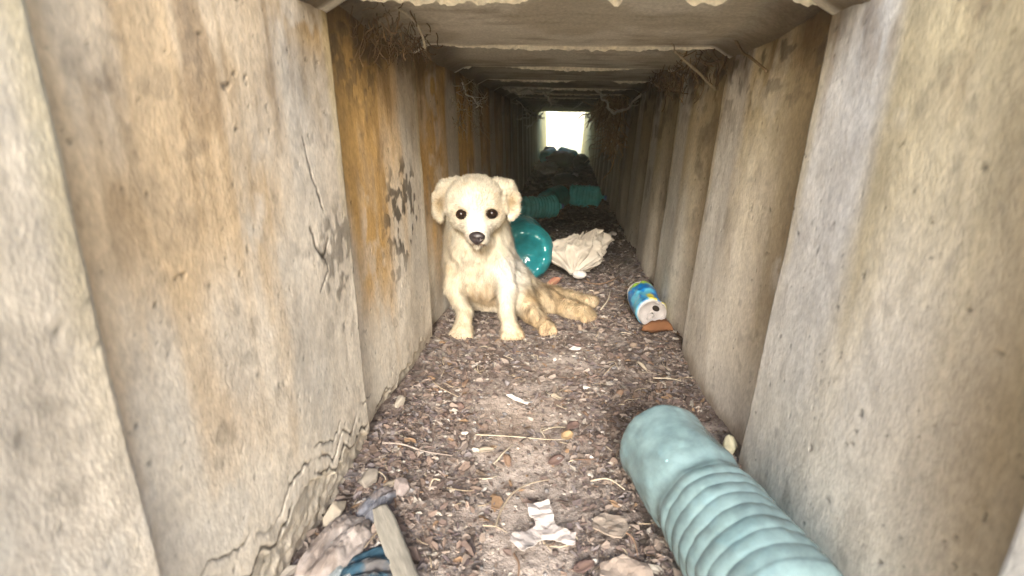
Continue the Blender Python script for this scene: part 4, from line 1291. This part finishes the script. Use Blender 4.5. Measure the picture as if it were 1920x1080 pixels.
def coat(P):
    n1 = fbm(P * 40, 220, 3); n2 = fbm(P * np.array([120, 120, 40]), 221, 3)
    x, y, z = P[:, 0], P[:, 1], P[:, 2]
    c = np.broadcast_to(C(.53, .485, .395), P.shape)
    c = mixc(c, C(.545, .48, .375), sst(.21, .17, z) * .8)
    c = mixc(c, C(.42, .33, .21), sst(.50, .70, n2) * sst(.45, .6, n1) * .45)
    c = mixc(c, C(.50, .40, .26), sst(.45, .7, n1) * sst(.22, .12, z) * .35)
    # whiter muzzle and blaze
    c = mixc(c, C(.59, .55, .51), np.exp(-((x + .145) / .022) ** 2 - ((z - .222) / .022) ** 2) * sst(1.0, .97, y))
    # greyish white shoulder on the right
    c = mixc(c, C(.66, .65, .62), np.exp(-((x + .085) / .03) ** 2 - ((z - .125) / .05) ** 2) * .8)
    # dirty brown underside
    q = np.exp(-((x + .145) / .042) ** 2 - ((z - .068) / .028) ** 2) * sst(1.02, 1.035, y) * sst(1.12, 1.08, y)
    c = mixc(c, C(.27, .185, .10), np.clip(q * (.15 + 1.6 * n2), 0, .85))
    c = mixc(c, C(.70, .62, .50), np.exp(-((z - .030) / .012) ** 2) * sst(1.06, 1.09, y) * sst(-.11, -.12, x) * .8)
    # muddy haunch, tail and hind foot
    q = sst(-.085, -.055, x) * sst(.10, .06, z)
    c = mixc(c, C(.46, .345, .205), q * (.35 + .9 * n1))
    c = mixc(c, C(.15, .10, .06), q * sst(.52, .66, n2) * .8 * sst(.03, -.03, x))
    c = mixc(c, C(.17, .11, .055), np.exp(-((x + .060) / .024) ** 2 - ((z - .026) / .018) ** 2 - ((y - 1.07) / .05) ** 2) * .8)
    # ear insides
    for ex, ez in ((-.226, .254), (-.091, .263)):
        c = mixc(c, C(.25, .175, .085), np.exp(-((x - ex) / .0115) ** 2 - ((z - ez) / .018) ** 2) * sst(1.048, 1.040, y) * .9)
    # shade under the jaw and behind the cheeks, put into the coat colour
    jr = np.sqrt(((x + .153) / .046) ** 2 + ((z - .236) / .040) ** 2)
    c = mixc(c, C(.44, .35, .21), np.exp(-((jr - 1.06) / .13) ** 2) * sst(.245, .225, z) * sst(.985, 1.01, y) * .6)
    # eye rims
    for e in (EL, ER):
        r_ = np.sqrt((x - e[0]) ** 2 + ((z - e[2]) * 1.15) ** 2)
        c = mixc(c, C(.035, .02, .014), sst(.0120, .0098, r_) * sst(1.03, 1.02, y))
        c = mixc(c, C(.50, .38, .25), sst(.017, .011, r_) * .4)
    # lip line and dirt spots on the chest
    d_ = np.abs(z - (.1970 - .10 * np.abs(x + .1435)))
    c = mixc(c, C(.25, .18, .13), sst(.0024, .0008, d_) * sst(.018, .014, np.abs(x + .1435)) * sst(.972, .962, y))
    for sx, sz in ((-.160, .172), (-.148, .168), (-.176, .168)):
        c = mixc(c, C(.22, .14, .07), np.exp(-((x - sx) / .0038) ** 2 - ((z - sz) / .005) ** 2) * sst(1.06, 1.03, y) * .75)
    # worn paws
    c = mixc(c, C(.42, .31, .20), sst(.026, .006, z) * (.35 + .5 * n1))
    return c

puppy = empty('puppy', (-.13, 1.08, 0), 'small cream puppy with floppy ears sitting against the left wall', 'dog')
Mdog = material('short_cream_coat', None, .8, .2, .10, 220, .35, 260, .0010, sss=.12, stretch=(1, 1, .4))
V0 = V - np.array([-.13, 1.08, 0])
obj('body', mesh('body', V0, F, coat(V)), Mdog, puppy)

# coat hair: tens of thousands of short tapering blades
tri = np.concatenate([F[:, [0, 1, 2]], F[:, [0, 2, 3]]])
A, B, Cc = V[tri[:, 0]], V[tri[:, 1]], V[tri[:, 2]]
ar = np.linalg.norm(np.cross(B - A, Cc - A), axis=1)
NB = 120000
g = np.random.default_rng(77)
pick = g.choice(len(tri), NB, p=ar / ar.sum())
u, v = g.random(NB), g.random(NB)
m_ = u + v > 1; u[m_], v[m_] = 1 - u[m_], 1 - v[m_]
P = A[pick] + (B - A)[pick] * u[:, None] + (Cc - A)[pick] * v[:, None]
N = D.grad(P)
keep = P[:, 2] > .006
for e in (EL, ER): keep &= np.linalg.norm((P - e) * np.array([1, .5, 1.1]), axis=1) > .0115
keep &= np.linalg.norm(P - np.array([-.1430, .940, .209]), axis=1) > .0155
P, N = P[keep], N[keep]
head = sst(.20, .235, P[:, 2])[:, None]
nose = np.array([-.1435, .935, .215])
dr = P - nose; dr /= np.linalg.norm(dr, axis=1)[:, None]
clp = fbm(P * 55, 230, 2)[:, None] - .5
cmb = head * dr + (1 - head) * np.array([.05, -.05, -1.0]) + clp * np.array([1.3, .5, .6])
cmb = cmb - N * np.sum(cmb * N, 1)[:, None]
cmb /= np.linalg.norm(cmb, axis=1)[:, None] + 1e-9
muz = sst(.045, .02, np.linalg.norm(P - nose, axis=1))[:, None]
low = sst(.05, .02, P[:, 2])[:, None]
fly = (g.random((len(P), 1)) < .16)
clump = fbm(P * np.array([110, 110, 60]), 231, 2)[:, None]
ln = .0074 * (1 - .38 * head) * (1 + .3 * fly) * (1 - .5 * muz) * (1 - .4 * low)
rag = sst(-.06, -.03, P[:, 0])[:, None]
ln = (ln + .0045 * rag * sst(.012, .03, P[:, 2])[:, None]) * (.6 + .8 * g.random((len(P), 1)))
drn = cmb * .86 + N * (.20 + .22 * g.random((len(P), 1)) + .38 * fly + .3 * (clump - .5)) + (g.random(P.shape) - .5) * .35
drn /= np.linalg.norm(drn, axis=1)[:, None]
sidev = np.cross(drn, N); sidev /= np.linalg.norm(sidev, axis=1)[:, None] + 1e-9
wdt = .00040
root = P - N * .0006
tip = root + drn * ln - N * .0 
midp = root + drn * ln * .55 + N * ln * .10
Vh = np.stack([root - sidev * wdt, root + sidev * wdt, midp + sidev * wdt * .8, midp - sidev * wdt * .8, tip], 1)
Vh[..., 2] = np.maximum(Vh[..., 2], .001)
Vh[..., 0] = np.maximum(Vh[..., 0], -.2425)
n = len(P)
o5 = np.arange(n)[:, None] * 5
Fh = np.concatenate([o5 + np.array([[0, 1, 2]]), o5 + np.array([[0, 2, 3]]), o5 + np.array([[3, 2, 4]])])
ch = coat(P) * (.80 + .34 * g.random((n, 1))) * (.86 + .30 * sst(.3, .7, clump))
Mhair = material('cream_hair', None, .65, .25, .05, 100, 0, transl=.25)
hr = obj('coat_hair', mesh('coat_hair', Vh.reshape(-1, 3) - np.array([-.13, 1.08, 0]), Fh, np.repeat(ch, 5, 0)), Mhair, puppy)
hr['kind'] = 'stuff'

Meye = material('dark_wet_eye', (.012, .006, .004), .10, .25, .1, 50, 0)
Mnose = material('dark_nose', (.022, .016, .018), .38, .5, .15, 200, .5, 500, .0006)
ev, eF = ico(4)
off = np.array([-.13, 1.08, 0])
for e in (EL, ER):
    q = ev * np.array([.0100, .0086, .0092]) + np.array([e[0], e[1] + .0022, e[2]])
    obj('eye', mesh('eye', q - off, eF), Meye, puppy)
for e in (EL, ER):
    a_ = np.linspace(0, 2 * np.pi, 28)
    ex_, ez_ = .0098 * np.cos(a_), .0080 * np.sin(a_) * (1 - .10 * np.sign(np.sin(a_)))
    ey_ = np.array([surf_y(e[0] + p_ * 1.04, e[2] + q_ * 1.04) for p_, q_ in zip(ex_, ez_)])
    ey_ = np.clip(ey_, e[1] - .007, e[1] + .006)
    V, F = tube(V3(e[0] + ex_, ey_ - .0002, e[2] + ez_), .0011, 6)
    obj('eyelid', mesh('eyelid', V - off, F, C(.05, .03, .02)), material('dark_eyelid', (.05, .03, .022), .6, .3, .1), puppy)
# nose: broad top, notched nostrils
nv = ev.copy()
nv = nv * np.array([.0126, .0080, .0118])
nv[:, 0] *= 1 + .22 * sst(-.004, .006, nv[:, 2]) - .25 * sst(-.002, -.009, nv[:, 2])
for s in (-1, 1):
    d_ = np.sqrt(((nv[:, 0] - s * .0062) / .0034) ** 2 + ((nv[:, 2] + .001) / .0026) ** 2)
    nv[:, 1] += .0034 * np.exp(-d_ ** 2) * (nv[:, 1] < 0)
nv[:, 1] += .0012 * np.exp(-(nv[:, 0] / .0010) ** 2) * (nv[:, 1] < 0) * (nv[:, 2] < .002)
ny_ = surf_y(-.1425, .2105)
obj('nose', mesh('nose', nv + np.array([-.1425, ny_ + .0015, .2095]) - off, eF), Mnose, puppy)
# claws
Mclaw = material('horn_claw', (.30, .21, .14), .5, .4, .2)
for cx, cy, cz, w, ang, ln_ in ((-.180, .999, .0125, .0108, -.1, .014), (-.083, 1.009, .0125, .0108, .22, .014), (-.016, 1.042, .0125, .0082, .25, .012), (.060, 1.126, .018, .010, .9, .015)):
    ca, sa = math.cos(ang), math.sin(ang)
    for i in range(4):
        ox = (i - 1.5) * w; fd = ln_ * (1 - .18 * abs(i - 1.5)) + .007
        x, y = cx + ox * ca + fd * sa, cy + ox * sa - fd * ca
        V, F = tube([(x, y, cz - .004), (x + .003 * sa, y - .003 * ca, cz - .0055), (x + .005 * sa, y - .005 * ca, max(.001, cz - .009))], [.0011, .0009, .0004], 6)
        me = mesh('claw', V - off, F)
        obj('claw', me, Mclaw, puppy)
# labels of the small loose pieces: told apart by the landmark that they lie beside
MARKS = (('torn paper scrap', 0, .48), ('big blue bottle', .125, .60), ('wooden slat', -.145, .432), ('white paper strip', -.05, .763), ('oval white pebble', .053, .811),
         ('drink can', .196, 1.13), ('crumpled bag', .06, 1.47), ('puppy', -.13, 1.02), ('puppy hind paws', .03, 1.10), ('long grey stick', -.165, .60), ('mid floor straw', -.03, .657), ('left wall twig', -.165, .765))
books = {}
for it in later:
    x, y = it[4], it[5]
    nm, mx_, my_ = min(MARKS, key=lambda q: math.hypot(q[1] - x, q[2] - y))
    dx, dy = x - mx_, y - my_
    rel = ('right of' if dx > 0 else 'left of') if abs(dx) > abs(dy) else ('beyond' if dy > 0 else 'in front of')
    books.setdefault((it[1], nm, rel), []).append((math.hypot(dx, dy), it))
ORD = ('nearest', 'second nearest', 'third nearest', 'fourth nearest', 'fifth nearest', 'sixth nearest', 'seventh nearest', 'eighth nearest')
for (kd, nm, rel), L_ in books.items():
    L_.sort(key=lambda q: q[0])
    for i, (d_, it) in enumerate(L_):
        pre = 'small ' if len(L_) == 1 else ORD[min(i, 7)] + ' small '
        tag(it[0], f'{pre}{kd} {rel} the {nm}', it[2], it[3])
print('done building')
